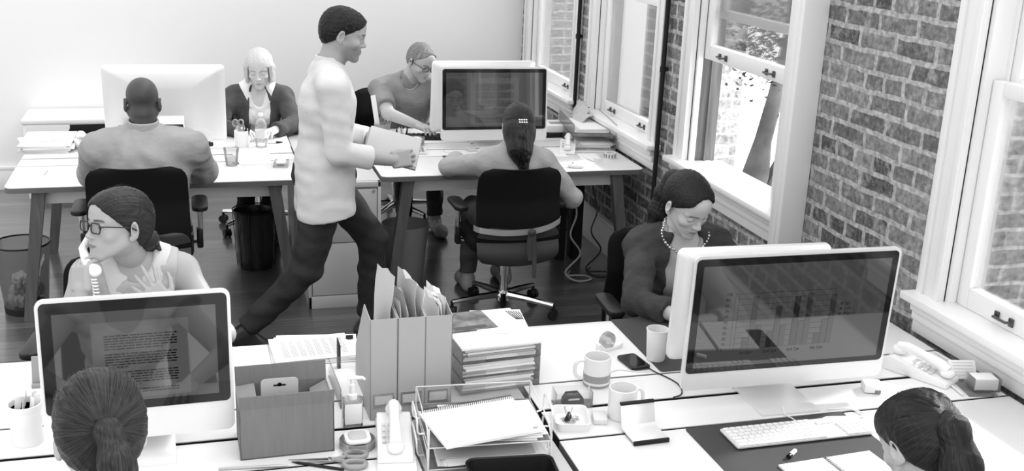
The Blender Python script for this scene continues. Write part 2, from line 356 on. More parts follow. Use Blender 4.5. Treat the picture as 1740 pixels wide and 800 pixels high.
# ================================================================ TABLES, CABINET, CHAIRS
def bench(x0, x1, y0, y1, splits, label, risers=()):
    cx, cy = (x0+x1)/2, (y0+y1)/2
    t = T('bench_desk', label, 'desk', (cx, cy, 0), 0, 'white bench desks')
    a, b, c = [s-cy for s in splits]; h = (x1-x0)/2; n, f = y0-cy, y1-cy; g = .006
    for (u, v, nr, fr) in ((n, a-g, 1, 0), (c+g, f, 0, 1)):
        r = .04; pl = []
        for (sx, sy, on) in ((1, 1, fr), (-1, 1, fr), (-1, -1, nr), (1, -1, nr)):
            px, py = sx*h, (v if sy > 0 else u)
            if on:
                k = [(0, 90), (90, 180), (180, 270), (270, 360)][[(1, 1), (-1, 1), (-1, -1), (1, -1)].index((sx, sy))]
                for q in range(6):
                    an = R(k[0]+(k[1]-k[0])*q/5); pl.append((px-sx*r+r*math.cos(an), py-sy*r+r*math.sin(an)))
            else: pl.append((px, py))
        top = MB().prism(pl, D-.004, D, 'z', bev=.001).build('tabletop', 'white', t)
        MB().prism(pl, D-.030, D-.004, 'z').build('table_edge', 'edge', top)
    for u, v in ((a+g, b-g*1.6), (b+g*1.6, c-g)): st = MB().bx(-h+.004, u, D-.003, h-.004, v, D).build('center_strip', 'white', t); MB().bx(-h+.004, u, D-.026, h-.004, v, D-.003).build('strip_gap_shade', 'blackm', st)  # strip sides blackened so the gaps look shaded
    MB().bx(-h+.01, a-.03, D-.05, h-.01, c+.03, D-.031).build('gap_shade_plate', 'black', t)  # black plate added under the gaps to stand in for shade
    MB().bx(-h+.16, n+.07, D-.105, h-.16, n+.095, D-.032, .002).bx(-h+.16, f-.095, D-.105, h-.16, f-.07, D-.032, .002).bx(-h+.16, n+.095, D-.09, -h+.19, f-.095, D-.032).bx(h-.19, n+.095, D-.09, h-.16, f-.095, D-.032).build('apron', 'apron', t)
    for sx in (-1, 1):
        for sy, yy in ((-1, n+.055), (1, f-.055)):
            xt, xb = sx*(h-.155), sx*(h-.055)
            m = MB(); w, d = .032, .026
            m.poly([(xt-w, yy-d, D-.031), (xt+w, yy-d, D-.031), (xt+w, yy+d, D-.031), (xt-w, yy+d, D-.031), (xb-w*.8, yy-d*.8, 0), (xb+w*.8, yy-d*.8, 0), (xb+w*.8, yy+d*.8, 0), (xb-w*.8, yy+d*.8, 0)],
                   [(0, 1, 2, 3), (4, 5, 6, 7), (0, 1, 5, 4), (1, 2, 6, 5), (2, 3, 7, 6), (3, 0, 4, 7)])
            m.build('leg', 'legwood', t)
    for rx in risers: MB().bx(rx-.03-cx, -.06, 0, rx+.03-cx, .06, D-.05, .004).build('cable_riser', 'blackm', t)
    return t
FS = (2.68, 2.87, 3.055); BS = (6.2, 6.375, 6.55)
bench(-.925, .545, 2.2, 3.53, FS, 'white bench desk nearest the camera at left, under the monitor showing text')
bench(.96, 2.49, 2.2, 3.53, FS, 'white bench desk nearest the camera at right, under the monitor with a bar chart')
bench(-.925, .545, 5.75, 7.0, BS, 'white bench desk at the back left where the bald man sits')
bench(.96, 2.49, 5.75, 7.0, BS, 'white bench desk at the back right along the brick wall', risers=(2.2, 2.31))

def cabinet(x0, x1, y0, y1, ztop, label, drawers=True):
    t = T('filing_cabinet', label, 'cabinet', ((x0+x1)/2, (y0+y1)/2, 0), 0, 'pale grey filing cabinets')
    w, d = (x1-x0)/2, (y1-y0)/2
    MB().bx(-w, -d+.02, 0, w, d, ztop, .003).bx(-w, -d, 0, -w+.018, -d+.03, ztop, .002).bx(w-.018, -d, 0, w, -d+.03, ztop, .002).bx(-w, -d, 0, w, -d+.03, .07, .002).bx(-w, -d, ztop-.03, w, -d+.03, ztop, .002).build('body', 'cabinet', t)
    z = .075
    for hh in ((ztop-.11)/2,)*2:
        dr = MB().bx(-w+.022, -d+.002, z, w-.022, -d+.03, z+hh-.006, .003).build('drawer', 'cabinet', t)
        MB().bx(-w+.022, -d+.006, z+hh-.006, w-.022, -d+.022, z+hh+.002).build('drawer_grip', 'cabdark', dr)
        z += hh
    MB().cyl((w-.04, -d-.006, ztop-.05), (w-.04, -d+.01, ztop-.05), .008).build('lock', 'chrome', t)
    return t
cabinet(.555, .95, 5.715, 7.0, .71, 'pale grey two-drawer filing cabinet between the two back desks')
cabinet(.555, .95, 2.2, 3.50, .715, 'pale grey filing cabinet between the two front desks, under the wire trays')

def chair(loc, rz, label, proto=None, lift=0):
    if proto:
        c = dup(proto, loc, rz, label)
        for ch in c.children:
            if lift and not ch.name.startswith(('base_arm', 'gas')): ch.location.z += lift
        return c
    t = T('office_chair', label, 'chair', loc, rz, 'black office chairs')
    m = MB().prism(rrect(.47, .47, .09), .415, .475, 'z', bev=.018); m.build('seat', 'mesh', t)
    # back: a tall curved pad, the person faces +Y so the back is at -Y
    def pad(z0, z1, y, w0, w1, th, curve):
        vs = []; fs = []; nz, nx = 28, 16
        for s in (0, 1):
            for j in range(nz+1):
                v = j/nz; z = z0+(z1-z0)*v; e = min(v, 1-v)*(z1-z0); rr = .07
                w = w0+(w1-w0)*v
                if e < rr: w -= 2*(rr-math.sqrt(max(rr*rr-(rr-e)**2, 0)))
                for i in range(nx+1):
                    u = -1+2*i/nx; x = u*w/2
                    yy = y-.05*(v-.3)**2*2+curve*u*u-(.035*math.sin(PI*min(1, v*1.6))) + (th if s else 0)*(1-.75*abs(u)**6)*(1 if 0 < j < nz else .3)
                    vs.append((x, yy, z))
        k = (nz+1)*(nx+1)
        for j in range(nz):
            for i in range(nx):
                q = j*(nx+1)+i; fs.append((q, q+1, q+nx+2, q+nx+1)); fs.append((k+q, k+q+nx+1, k+q+nx+2, k+q+1))
        for i in range(nx): fs.append((i, k+i, k+i+1, i+1)); q = nz*(nx+1)+i; fs.append((q, q+1, k+q+1, k+q))
        for j in range(nz):
            q = j*(nx+1); fs.append((q, q+nx+1, k+q+nx+1, k+q)); q += nx; fs.append((q, k+q, k+q+nx+1, q+nx+1))
        return MB().poly(vs, fs)
    pad(.40, .88, -.255, .46, .44, .05, .05).build('backrest', 'mesh', t, sharp=60)
    pad(.36, .57, -.272, .44, .45, .03, .05).build('lumbar_shell', 'greyshell', t, sharp=60)
    for s in (-1, 1):
        a = MB().tube([(s*.22, 0, .43), (s*.262, .0, .44), (s*.27, 0, .47), (s*.27, -.01, .62)], .013, 8).build('arm_post', 'chrome', t)
        MB().prism(rrect(.075, .24, .035, cx=s*.27, cy=0), .62, .645, 'z', bev=.008).build('arm_pad', 'black', a)
        MB().box((s*.265, 0, .46), (.03, .05, .10), .008).build('arm_sleeve', 'black', a)
    MB().box((0, 0, .395), (.2, .26, .04), .01).build('seat_mechanism', 'blackm', t)
    MB().cyl((0, 0, .10), (0, 0, .38), .022, n=16).cyl((0, 0, .22), (0, 0, .38), .03, n=16).cyl((0, 0, .075), (0, 0, .13), .04, .03, 16).build('gas_column', 'chrome', t)
    for k in range(5):
        a = R(90+72*k+20); c, s = math.cos(a), math.sin(a)
        arm = MB().tube([(.02*c, .02*s, .105), (.15*c, .15*s, .096), (.29*c, .29*s, .08)], [.022, .019, .013], 8).build('base_arm', 'chrome', t)
        px, py = .29*c, .29*s; q = a+1.1*k; cc, ss = -math.sin(q), math.cos(q)
        m = MB().cyl((px, py, .05), (px, py, .085), .009, n=8)
        for sd in (-1, 1): m.cyl((px+cc*.006*sd, py+ss*.006*sd, .027), (px+cc*.022*sd, py+ss*.022*sd, .027), .027, n=14)
        m.cyl((px-cc*.006, py-ss*.006, .03), (px+cc*.006, py+ss*.006, .03), .022, n=12)
        m.build('caster', 'black', arm)
    return t
ch = chair((1.595, 5.50, 0), R(0), 'black office chair with a sash tied round its back, seat of the long-haired woman')
chair((-.265, 5.36, 0), R(0), 'black office chair under the bald man', ch, .09)
chair((.40, 7.30, 0), R(180), 'black office chair behind the blonde woman in a cardigan', ch)
chair((1.33, 7.42, 0), R(195), 'black office chair of the grey-haired man by the walking man', ch)
chair((-.30, 3.86, 0), R(172), 'black office chair of the woman on the telephone', ch)
chair((1.86, 3.90, 0), R(176), 'black office chair of the woman with the bead necklace', ch)
chair((-.22, 1.82, 0), R(0), 'black office chair at the near left desk, mostly out of view', ch)
chair((1.66, 1.76, 0), R(0), 'black office chair at the near right desk, mostly out of view', ch)
# sash tied round the back of the near chair
t = T('fabric_sash', 'dark fabric sash knotted round the chair back of the long-haired woman', 'sash', (1.595, 5.185, .56))
def ribbon(pts, w, th, up):
    vs = []; fs = []; up = Vector(up); pts = crv(pts)
    for p in pts:
        p = Vector(p)
        for a, b in ((-1, -1), (1, -1), (1, 1), (-1, 1)): vs.append(p+up*(a*w/2)+Vector((0, b*th/2, 0)))
    for j in range(len(pts)-1):
        for i in range(4): fs.append((j*4+i, j*4+(i+1) % 4, j*4+4+(i+1) % 4, j*4+4+i))
    fs += [(3, 2, 1, 0), tuple(len(vs)-4+i for i in range(4))]
    return MB().poly(vs, fs)
ribbon([(-.236, .10, .0), (-.21, .045, 0), (-.1, .0, -.005), (.04, -.01, .0), (.14, .012, .012), (.21, .05, .03), (.236, .10, .03)], .03, .004, (0, 0, 1)).build('band', 'aludark', t)
MB().sph((.045, -.022, .0), (.022, .014, .02)).build('knot', 'greyshell', t)
ribbon([(.035, -.022, -.01), (.03, -.025, -.08), (.04, -.03, -.15)], .025, .004, (1, 0, 0)).build('tail', 'greyshell', t)
ribbon([(.055, -.022, -.01), (.06, -.028, -.12), (.058, -.05, -.24)], .022, .004, (1, 0, 0)).build('tail', 'greyshell', t)

# low white credenza against the back wall
t = T('credenza', 'low white credenza against the back wall at left', 'cabinet', (-.62, 8.3, 0))
MB().bx(-.52, -.2, .04, .52, .2, .57, .003).build('body', 'trim', t)
MB().bx(-.53, -.21, .57, .53, .21, .60, .004).build('top', 'trim', t)
for s in (-1, 1): MB().bx(.01*s, -.207, .06, .50*s, -.199, .555, .002).build('door', 'paper2', t)
MB().bx(-.5, -.18, 0, .5, .18, .04).build('plinth', 'cabdark', t)

# ---------------------------------------------------------------- computers
def imac(loc, rz, label, w=.67, h=.44, gap=.065, chin=.065, tilt=5, content=None, bez=.022, foot=.20):
    t = T('computer', label, 'computer', loc, rz, 'all-in-one computers')
    tm = Matrix.Translation((0, 0, gap)) @ Matrix.Rotation(R(-tilt), 4, 'X')
    # shell: a rounded slab, thicker to the middle at the back
    r = .022; o = rrect(w, h, r, 5, 0, h/2); n = len(o); vs = []; fs = []
    lay = [(1, 0), (1, .012), (.985, .020), (.8, .035), (.45, .05)]
    for sc, y in lay:
        for x, z in o: vs.append((x*sc, y, h/2+(z-h/2)*sc))
    for j in range(len(lay)-1):
        for i in range(n): fs.append((j*n+i, j*n+(i+1) % n, (j+1)*n+(i+1) % n, (j+1)*n+i))
    fs += [tuple(range(n)), tuple(range(len(vs)-1, len(vs)-n-1, -1))]
    sh = MB().poly(vs, fs, mx=tm).build('housing', 'alu', t, sharp=50)
    MB().prism(rrect(w*.86, .005, .002, 2, 0, h-.012), .0195, .0225, 'y', mx=tm).build('vent_slot', 'cabdark', sh)
    gh = h-chin-.010
    MB().prism(rrect(w-.018, gh, .014, 4, 0, chin+gh/2), -.0025, .004, 'y', mx=tm).build('bezel', 'bezel', t)
    sw, s0, s1 = w-.018-2*bez, chin+bez*.8, h-.010-bez
    scr = MB().bx(-sw/2, -.0032, s0, sw/2, -.002, s1); scr.bm.transform(tm); scr = scr.build('screen', 'screen', t)
    if content: content(scr, tm, sw, s0, s1)
    # stand: bent plate, foot on the table and a neck up the back
    hw = .5*foot*.98
    MB().prism([(-.075, 0), (.125, 0), (.132, .012), (.07, gap+.16), (.062, gap+.16), (.118, .016), (.115, .009), (-.075, .006)], -hw, hw, 'x', bev=.001).build('stand', 'alu', t)
    return t
def text_obj(s, size, par, mx, mt, name='lettering'):
    c = bpy.data.curves.new('f', 'FONT'); c.body = s; c.size = size; c.extrude = .0002
    o = bpy.data.objects.new('f', c); C.objects.link(o); bpy.context.view_layer.update()
    me = bpy.data.meshes.new_from_object(o.evaluated_get(bpy.context.evaluated_depsgraph_get())); bpy.data.objects.remove(o)
    me.transform(mx); return link_mesh(name, me, mt, par, sharp=0)
RX = Matrix.Rotation(R(90), 4, 'X')
def on_screen(tm, m, y=-.0036):
    m.bm.transform(tm @ Matrix.Translation((0, y, 0))); return m
def text_page(scr, tm, sw, s0, s1, lines=26, seed=1, page=(-.28, .30)):
    rnd = random.Random(seed); x0, x1 = sw*page[0], sw*page[1]
    on_screen(tm, MB().bx(x0-.03, 0, s0+.008, x1+.03, .0003, s1-.03)).build('page', 'inkmid', scr)
    m = MB(); z = s1-.07; k = 0
    while z > s0+.02 and k < 60:
        if k % 7 != 6:
            e = x1 if k % 7 != 5 else x0+(x1-x0)*rnd.uniform(.3, .8); x = x0
            while x < e-.004:
                u = min(e, x+rnd.uniform(.006, .022)); m.bx(x, 0, z, u, .0003, z+.0032); x = u+.003
        z -= .0072; k += 1
    on_screen(tm, m, -.0041).build('text_lines', 'ink', scr)
def bar_chart(scr, tm, sw, s0, s1):
    # grid, axis, grouped bars in three months, legend
    x0, x1, z0, z1 = -sw*.30, sw*.215, s0+.055, s0+.235
    m = MB()
    for i in range(11): z = z0+(z1-z0)*i/10; m.bx(x0, 0, z, x1, .0003, z+.0011)
    for x in (x0-.012, x0, x1): m.bx(x, 0, z0, x+.0014, .0003, z1)
    m.bx(x0-.012, 0, z1, x1, .0003, z1+.001)
    on_screen(tm, m).build('chart_grid', 'inkline', scr)
    for mt, dx, vals in (('ink', 0, (.2, .28, .9, .2)), ('inkline', .021, (.95, .75, .45, .45)), ('inkline', .042, (.42, .38, .95, .9))):
        for g, v in enumerate(vals):
            x = x0+.026+g*(x1-x0)/4+dx; on_screen(tm, MB().bx(x, 0, z0, x+.019, .0003, z0+(z1-z0)*v), -.0040).build('chart_bar', mt, scr)
    def tx(s, x, z, sz): text_obj(s, sz, scr, tm @ Matrix.Translation((x, -.0040, z)) @ RX, 'ink')
    for i in range(0, 11): tx(str(i*10), x0-.042, z0+(z1-z0)*i/10-.004, .013)
    for g, s in enumerate(('1st Qtr', '2nd Qtr', '3rd Qtr', '4th Qtr')): tx(s, x0+.02+g*(x1-x0)/4, z0-.018, .014)
    for i, (s, mt) in enumerate((('Jan', 'ink'), ('Feb', 'inkline'), ('March', 'inkline'))):
        z = z1-.055-i*.017; tx(s, x1+.038, z, .016)
        on_screen(tm, MB().bx(x1+.022, 0, z, x1+.032, .0003, z+.01)).build('legend_key', mt, scr)
imac((1.716, 2.77, D), R(-1), 'large silver computer with a bar chart on screen, on the near right desk', w=.685, h=.435, gap=.07, chin=.058, content=bar_chart, tilt=-2.5)
imac((1.703, 3.03, D), R(178), 'silver computer turned away behind the bar chart computer, facing the necklace woman', w=.53, h=.385, gap=.063, chin=.06, tilt=4, foot=.16)
imac((-.172, 2.83, D), R(1.5), 'small silver computer with text on screen on the near left desk', w=.485, h=.40, gap=.05, chin=.085, bez=.03, tilt=4, content=lambda *a: text_page(*a, seed=3, page=(-.2, .25)), foot=.17)
imac((-.155, 6.50, D), R(180), 'silver computer with its back to the bald man on the back left desk', w=.66, h=.45, gap=.055)
imac((1.755, 6.38, D), R(-1), 'silver computer with a dark page on screen in front of the long-haired woman', w=.665, h=.44, gap=.05, content=lambda *a: text_page(*a, seed=5, page=(-.2, .2)))
imac((1.735, 6.64, D), R(180), 'silver computer turned away, facing the grey-haired man', w=.66, h=.45, gap=.055)
# ================================================================ PEOPLE: smooth solids blended in a volume and skinned
def nrm(v): v = np.asarray(v, float); return v/np.linalg.norm(v)
class SDF:
    def __init__(s): s.p = []
    def cap(s, a, b, ra, rb=None, k=.02, op='+'): s.p.append((op, 'c', np.array(a, float), np.array(b, float), ra, ra if rb is None else rb, k)); return s
    def ell(s, c, r, k=.02, op='+', rot=None): s.p.append((op, 'e', np.array(c, float), np.array(r, float), rot, 0, k)); return s
    def box(s, c, h, rd, k=.01, op='+', rot=None): s.p.append((op, 'b', np.array(c, float), np.array(h, float), rot, rd, k)); return s
    def cut(s, pt, n, rad, k=.003): s.p.append(('-', 'h', np.array(pt, float), nrm(n), rad, 0, k)); return s
    def chain(s, pts, rs, k=.02, op='+'):
        for i in range(len(pts)-1): s.cap(pts[i], pts[i+1], rs[i], rs[i+1], k, op)
        return s
    @staticmethod
    def bb(q):
        t, a = q[1], q[2]
        if t == 'c': r = max(q[4], q[5]); return np.minimum(a, q[3])-r, np.maximum(a, q[3])+r
        if t == 'e' or t == 'b':
            e = q[3]+q[5]
            if q[4] is not None: e = np.abs(q[4]) @ e
            return a-e, a+e
        return a-q[4], a+q[4]
    def mesh(s, vox, warp=None):
        lo = np.min([s.bb(q)[0] for q in s.p if q[0] == '+'], 0)-3*vox; hi = np.max([s.bb(q)[1] for q in s.p if q[0] == '+'], 0)+3*vox
        n = np.ceil((hi-lo)/vox).astype(int)+1
        ax = [lo[i]+vox*np.arange(n[i]) for i in range(3)]
        f = np.full(n, .15, np.float32)
        for q in s.p:
            op, t, a, k = q[0], q[1], q[2], q[6]; b0, b1 = s.bb(q); pad = k+3*vox
            i0 = np.clip(np.floor((b0-pad-lo)/vox).astype(int), 0, n-1); i1 = np.clip(np.ceil((b1+pad-lo)/vox).astype(int)+1, 1, n)
            if (i1 <= i0).any(): continue
            sl = tuple(slice(i0[i], i1[i]) for i in range(3))
            X = (ax[0][sl[0]]-a[0])[:, None, None]; Y = (ax[1][sl[1]]-a[1])[None, :, None]; Z = (ax[2][sl[2]]-a[2])[None, None, :]
            if t == 'c':
                ba = q[3]-a; L = ba @ ba+1e-12
                h = np.clip((X*ba[0]+Y*ba[1]+Z*ba[2])/L, 0, 1)
                d = np.sqrt((X-ba[0]*h)**2+(Y-ba[1]*h)**2+(Z-ba[2]*h)**2)-(q[4]+(q[5]-q[4])*h)
            elif t == 'h':
                nn = q[3]; dp = X*nn[0]+Y*nn[1]+Z*nn[2]; d = np.maximum(-dp, np.sqrt(X**2+Y**2+Z**2)-q[4])
            else:
                if q[4] is not None:
                    m = np.asarray(q[4]).T
                    X, Y, Z = (m[i, 0]*X+m[i, 1]*Y+m[i, 2]*Z for i in range(3))
                if t == 'e':
                    r = q[3]; k0 = np.sqrt((X/r[0])**2+(Y/r[1])**2+(Z/r[2])**2); k1 = np.sqrt((X/r[0]**2)**2+(Y/r[1]**2)**2+(Z/r[2]**2)**2)+1e-9
                    d = k0*(k0-1)/k1
                else:
                    r = q[3]; qx, qy, qz = np.abs(X)-r[0], np.abs(Y)-r[1], np.abs(Z)-r[2]
                    d = np.sqrt(np.maximum(qx, 0)**2+np.maximum(qy, 0)**2+np.maximum(qz, 0)**2)+np.minimum(np.maximum(np.maximum(qx, qy), qz), 0)-q[5]
            g = f[sl]
            if op == '+':
                h = np.maximum(k-np.abs(g-d), 0)/k; f[sl] = np.minimum(g, d)-h*h*k*.25
            else:
                h = np.maximum(k-np.abs(g+d), 0)/k; f[sl] = np.maximum(g, -d)+h*h*k*.25
        if warp is not None:
            i = np.where(np.abs(f) < 4*vox); P = np.stack([ax[j][i[j]] for j in range(3)], 1); f[i] += warp(P)
        return nets(f, lo, vox)
def nets(f, lo, vox):
    s = f < 0; nx, ny, nz = f.shape
    c = np.zeros((nx-1, ny-1, nz-1), np.uint8)
    for dx in (0, 1):
        for dy in (0, 1):
            for dz in (0, 1): c += s[dx:nx-1+dx, dy:ny-1+dy, dz:nz-1+dz]
    I = np.where((c > 0) & (c < 8)); nv = len(I[0]); idx = np.full(c.shape, -1, np.int64); idx[I] = np.arange(nv)
    acc = np.zeros((nv, 3)); cnt = np.zeros(nv); i, j, k = I
    for axis in range(3):
        o = [x for x in range(3) if x != axis]
        for u in (0, 1):
            for w in (0, 1):
                d0 = [0, 0, 0]; d0[o[0]] = u; d0[o[1]] = w; d1 = list(d0); d1[axis] = 1
                a = f[i+d0[0], j+d0[1], k+d0[2]]; b = f[i+d1[0], j+d1[1], k+d1[2]]
                m = (a < 0) != (b < 0); t = np.where(m, a/np.where(m, a-b, 1), 0)
                p = np.zeros((nv, 3)); p[:, o[0]] = u; p[:, o[1]] = w; p[:, axis] = t
                acc[m] += p[m]; cnt[m] += 1
    V = (np.stack(I, 1)+acc/np.maximum(cnt, 1)[:, None])*vox+lo
    F = []
    for axis in range(3):
        sl0 = [slice(1, -1)]*3; sl1 = [slice(1, -1)]*3; sl0[axis] = slice(0, -1); sl1[axis] = slice(1, None)
        a, b = s[tuple(sl0)], s[tuple(sl1)]; E = np.array(np.where(a != b)); fl = a[tuple(E)]
        o = [x for x in range(3) if x != axis]; base = E.copy()
        for x in o: base[x] += 1
        q = []
        for u, w in ((0, 0), (1, 0), (1, 1), (0, 1)):
            g = base.copy(); g[o[0]] -= 1-u; g[o[1]] -= 1-w; q.append(idx[tuple(g)])
        q = np.stack(q, 1)
        if axis == 1: fl = ~fl
        q[~fl] = q[~fl][:, ::-1]; F.append(q)
    F = np.concatenate(F); F = F[(F >= 0).all(1)]
    return V, F
def np_mesh(name, parts, mats, par, attrs=None):
    """parts: list of (V, F); attrs: dict name -> list of per part arrays (float or vector)"""
    off = 0; Fs = []
    for v, f in parts: Fs.append(f+off); off += len(v)
    V = np.concatenate([v for v, f in parts]); F = np.concatenate(Fs)
    if par is not None: V = V-np.array(par.location)
    me = bpy.data.meshes.new(name); me.vertices.add(len(V)); me.vertices.foreach_set('co', V.astype(np.float32).ravel())
    me.loops.add(F.size); me.loops.foreach_set('vertex_index', F.astype(np.int32).ravel())
    me.polygons.add(len(F)); me.polygons.foreach_set('loop_start', np.arange(0, F.size, 4, dtype=np.int32)); me.polygons.foreach_set('loop_total', np.full(len(F), 4, np.int32))
    me.update(calc_edges=True); me.validate()
    for k, lst in (attrs or {}).items():
        a = np.concatenate(lst); ty = 'FLOAT' if a.ndim == 1 else 'FLOAT_VECTOR'
        at = me.attributes.new(k, ty, 'POINT'); at.data.foreach_set('value' if a.ndim == 1 else 'vector', a.astype(np.float32).ravel())
    return link_mesh(name, me, mats, par, sharp=0)
def folds(a, fr, sd=0):
    r = np.random.RandomState(sd); K = r.normal(size=(5, 3))*fr; ph = r.uniform(0, 6.28, 5)
    def w(P):
        q = P+.02*np.sin(P[:, [1, 2, 0]]*fr*.5+sd); return a*sum(np.sin(q @ K[i]+ph[i]) for i in range(5))/2.5
    return w
def head_solid(neck, fem=True, jaw=None, eyes=1.0, mouth=0):
    """head in its own frame: +y is the way it faces, z up, eyes at z=0; neck = local point of the neck base"""
    h = SDF(); j = jaw or (.88 if fem else 1.0)
    h.ell((0, -.018, .036), (.0735, .092, .082), .02)
    h.ell((0, .026, -.020), (.062*j, .060, .078), .03)
    h.ell((0, .050, .045), (.052, .040, .045), .03)
    for s in (-1, 1):
        h.cap((s*.056*j, -.004, -.045), (s*.013, .064, -.097), .0155, .013, .03)
        h.ell((s*.039*(j+.06), .055, -.026), (.021, .022, .019), .02)
        h.cap((s*.010, .080, .019), (s*.042, .066, .018), .0085 if fem else .0105, .007, .016)
    h.ell((0, .071, -.099), (.016*j, .018, .015), .02)
    h.ell((0, .068, -.060), (.030, .022, .026), .02)
    for s in (-1, 1): h.ell((s*.031, .090, .002), (.017, .013, .0125), .012, '-')
    h.cap((0, .080, .012), (0, .098, -.028), .0075, .0088, .012)
    h.ell((0, .101, -.031), (.0095, .0095, .008), .008)
    for s in (-1, 1):
        h.ell((s*.0105, .091, -.034), (.007, .009, .0065), .006)
        h.ell((s*.0055, .099, -.0405), (.003, .004, .003), .002, '-')
        # eyeball bulge closed by lids
        h.ell((s*.031, .0700, .0), (.0145, .0140, .0130), .004)
        if eyes > 0: h.ell((s*.031, .088, -.0012), (.0120, .016, .0048*eyes), .0015, '-'); h.ell((s*.031, .0735, .0075), (.0140, .0125, .0040), .003)
    # lips
    for s in (-1, 1):
        h.cap((0, .0905, -.0585), (s*.020, .0815, -.0625), .0052, .0026, .004)
        h.cap((0, .0885, -.069), (s*.018, .0805, -.0645), .0062, .003, .004)
        h.cap((0, .098, -.0635), (s*.021, .088, -.0635), .0018+mouth, .0012, .002, '-')
    h.cap((0, .0925, -.048), (0, .094, -.054), .0025, .003, .004, '-')
    for s in (-1, 1):
        rot = np.array(Euler((R(-12), 0, s*R(-22))).to_matrix())
        h.ell((s*.079, -.014, -.008), (.0085, .019, .031), .006, rot=rot)
        h.ell((s*.0845, -.008, -.004), (.006, .010, .018), .005, '-', rot=rot)
        h.ell((s*.077, -.006, -.034), (.007, .009, .010), .006)
    n = np.array(neck, float); r = .047 if fem else .056
    h.cap((0, -.030, -.055), n*.55+np.array((0, -.022, -.06))*.45, r, r*.98, .03); h.cap(n*.55+np.array((0, -.022, -.06))*.45, n, r*.98, r*1.12, .03)
    return h
def head_tint(P, dark=.25, lip=.62, beard=1.0, brow=True, openness=1.0):
    x, y, z = np.abs(P[:, 0]), P[:, 1], P[:, 2]; t = np.ones(len(P))
    sm = lambda d, w: np.clip(.5-d/w, 0, 1)
    if brow:
        c = .0205+.10*(x-.012)-2.6*np.maximum(x-.030, 0)**1.6; b = sm(np.abs(z-c)-.0028, .003)*sm(.012-x, .004)*sm(x-.047, .006)*(y > .045); t *= 1-b*(1-dark)
    l = sm(((x/.0215)**2+((z+.0640)/(.0078-.003*np.clip(x/.021, 0, 1)))**2-1)*.006, .004)*(y > .066); t *= 1-l*(1-lip)
    if beard < 1: b = sm(z+.040, .02)*sm(.01-y, .03)*(1-l); t *= 1-b*(1-beard)*.8
    b = sm(np.abs(z+.0636-.0006*np.cos(x*300))-.0006, .0022)*sm(x-.020, .003)*(y > .066); t *= 1-b*.7
    # lash line along the upper lid edge
    lid = (x-.031)/.0135
    c = (.0030*(1-lid*lid)-.0006) if openness > 0 else (-.0045-.003*(1-lid*lid))
    b = sm(np.abs(z-c)-.0011, .0026)*(np.abs(lid) < 1.0)*(y > .066); t *= 1-b*.85
    return t
def frame(fwd_yaw, pitch=0, roll=0):
    """yaw 0 faces +Y, positive turns left seen from above; pitch>0 looks down"""
    return np.array((Matrix.Rotation(R(fwd_yaw), 3, 'Z') @ Matrix.Rotation(R(-pitch), 3, 'X') @ Matrix.Rotation(R(roll), 3, 'Y')))
def hand_solid(side, curl=(25, 30, 25), spread=6, thumb=(35, 20), sc=1.0):
    """+y along the fingers, back of the hand +z; side=+1 puts the thumb at +x"""
    h = SDF()
    h.cap((0, -.03, 0), (0, .012, 0), .022*sc, .024*sc, .012)
    h.box((0, .050*sc, 0), (.030*sc, .036*sc, .004*sc), .010*sc, .012)
    base = [(.030, .088), (.010, .094), (-.011, .090), (-.030, .080)]; ln = [.070, .078, .072, .056]; tips = []
    for i, ((bx, by), L) in enumerate(zip(base, ln)):
        c = curl if not isinstance(curl[0], (tuple, list)) else curl[i]
        p = np.array((side*bx, by, .002))*sc; az = R((1.5-i)*spread)*side; a = 0
        h.cap((side*bx*.8*sc, .05*sc, .001), p, .0095*sc, .0088*sc, .006)
        for j, (fr, r0, r1) in enumerate(((.45, .0086, .0076), (.31, .0076, .0068), (.24, .0068, .0056))):
            a += R(c[j]); d = np.array((math.sin(az)*math.cos(a), math.cos(az)*math.cos(a), -math.sin(a)))
            q = p+d*L*fr*sc; h.cap(p, q, r0*sc, r1*sc, .0025); p = q
        tips.append(p)
    a, b = R(thumb[0]), R(thumb[1]); p = np.array((side*.024, .018, -.006))*sc
    d = np.array((side*math.sin(a), math.cos(a), -math.sin(b))); d = nrm(d); q = p+d*.042*sc; h.cap(p, q, .0135*sc, .0105*sc, .010)
    d2 = nrm(d+np.array((-side*.25, .25, -.15))); w = q+d2*.032*sc; h.cap(q, w, .0100*sc, .0082*sc, .003); v = w+nrm(d2+np.array((-side*.2, .1, -.1)))*.022*sc; h.cap(w, v, .0082*sc, .0064*sc, .003)
    return h
def basis(y, z):
    y = nrm(y); z = np.asarray(z, float); z = nrm(z-y*(z @ y)); x = np.cross(y, z); return np.stack([x, y, z], 1)
def ik(a, c, l1, l2, pole):
    a, c = np.array(a, float), np.array(c, float); d = c-a; L = np.linalg.norm(d)
    if L > (l1+l2)*.995: c = a+d/L*(l1+l2)*.995; d = c-a; L = np.linalg.norm(d)
    u = d/L; x = (l1*l1-l2*l2+L*L)/(2*L); hgt = math.sqrt(max(l1*l1-x*x, 0)); p = np.array(pole, float)-a; p = p-u*(p @ u)
    return a+u*x+nrm(p)*hgt, c
def skin_mat(v, v2=None): return mat('skin', v, .45, tint=True, spec=.35, bump=.03, bscale=220)
def cloth_mat(name, v, v2=None, bump=.25, bs=26, rough=.85): return mat(name, v, rough, v2=v2, nscale=9, bump=min(1, bump*1.6), bscale=bs*.62, spec=.2, stretch=(1, 1, 1.7))
def hair_mat(v, v2, rough=.38): return mat('hair', v, rough, v2=v2, nscale=3.2, bump=.38, bscale=3.2, attr='strand', spec=.28, lo=.38, hi=.70)
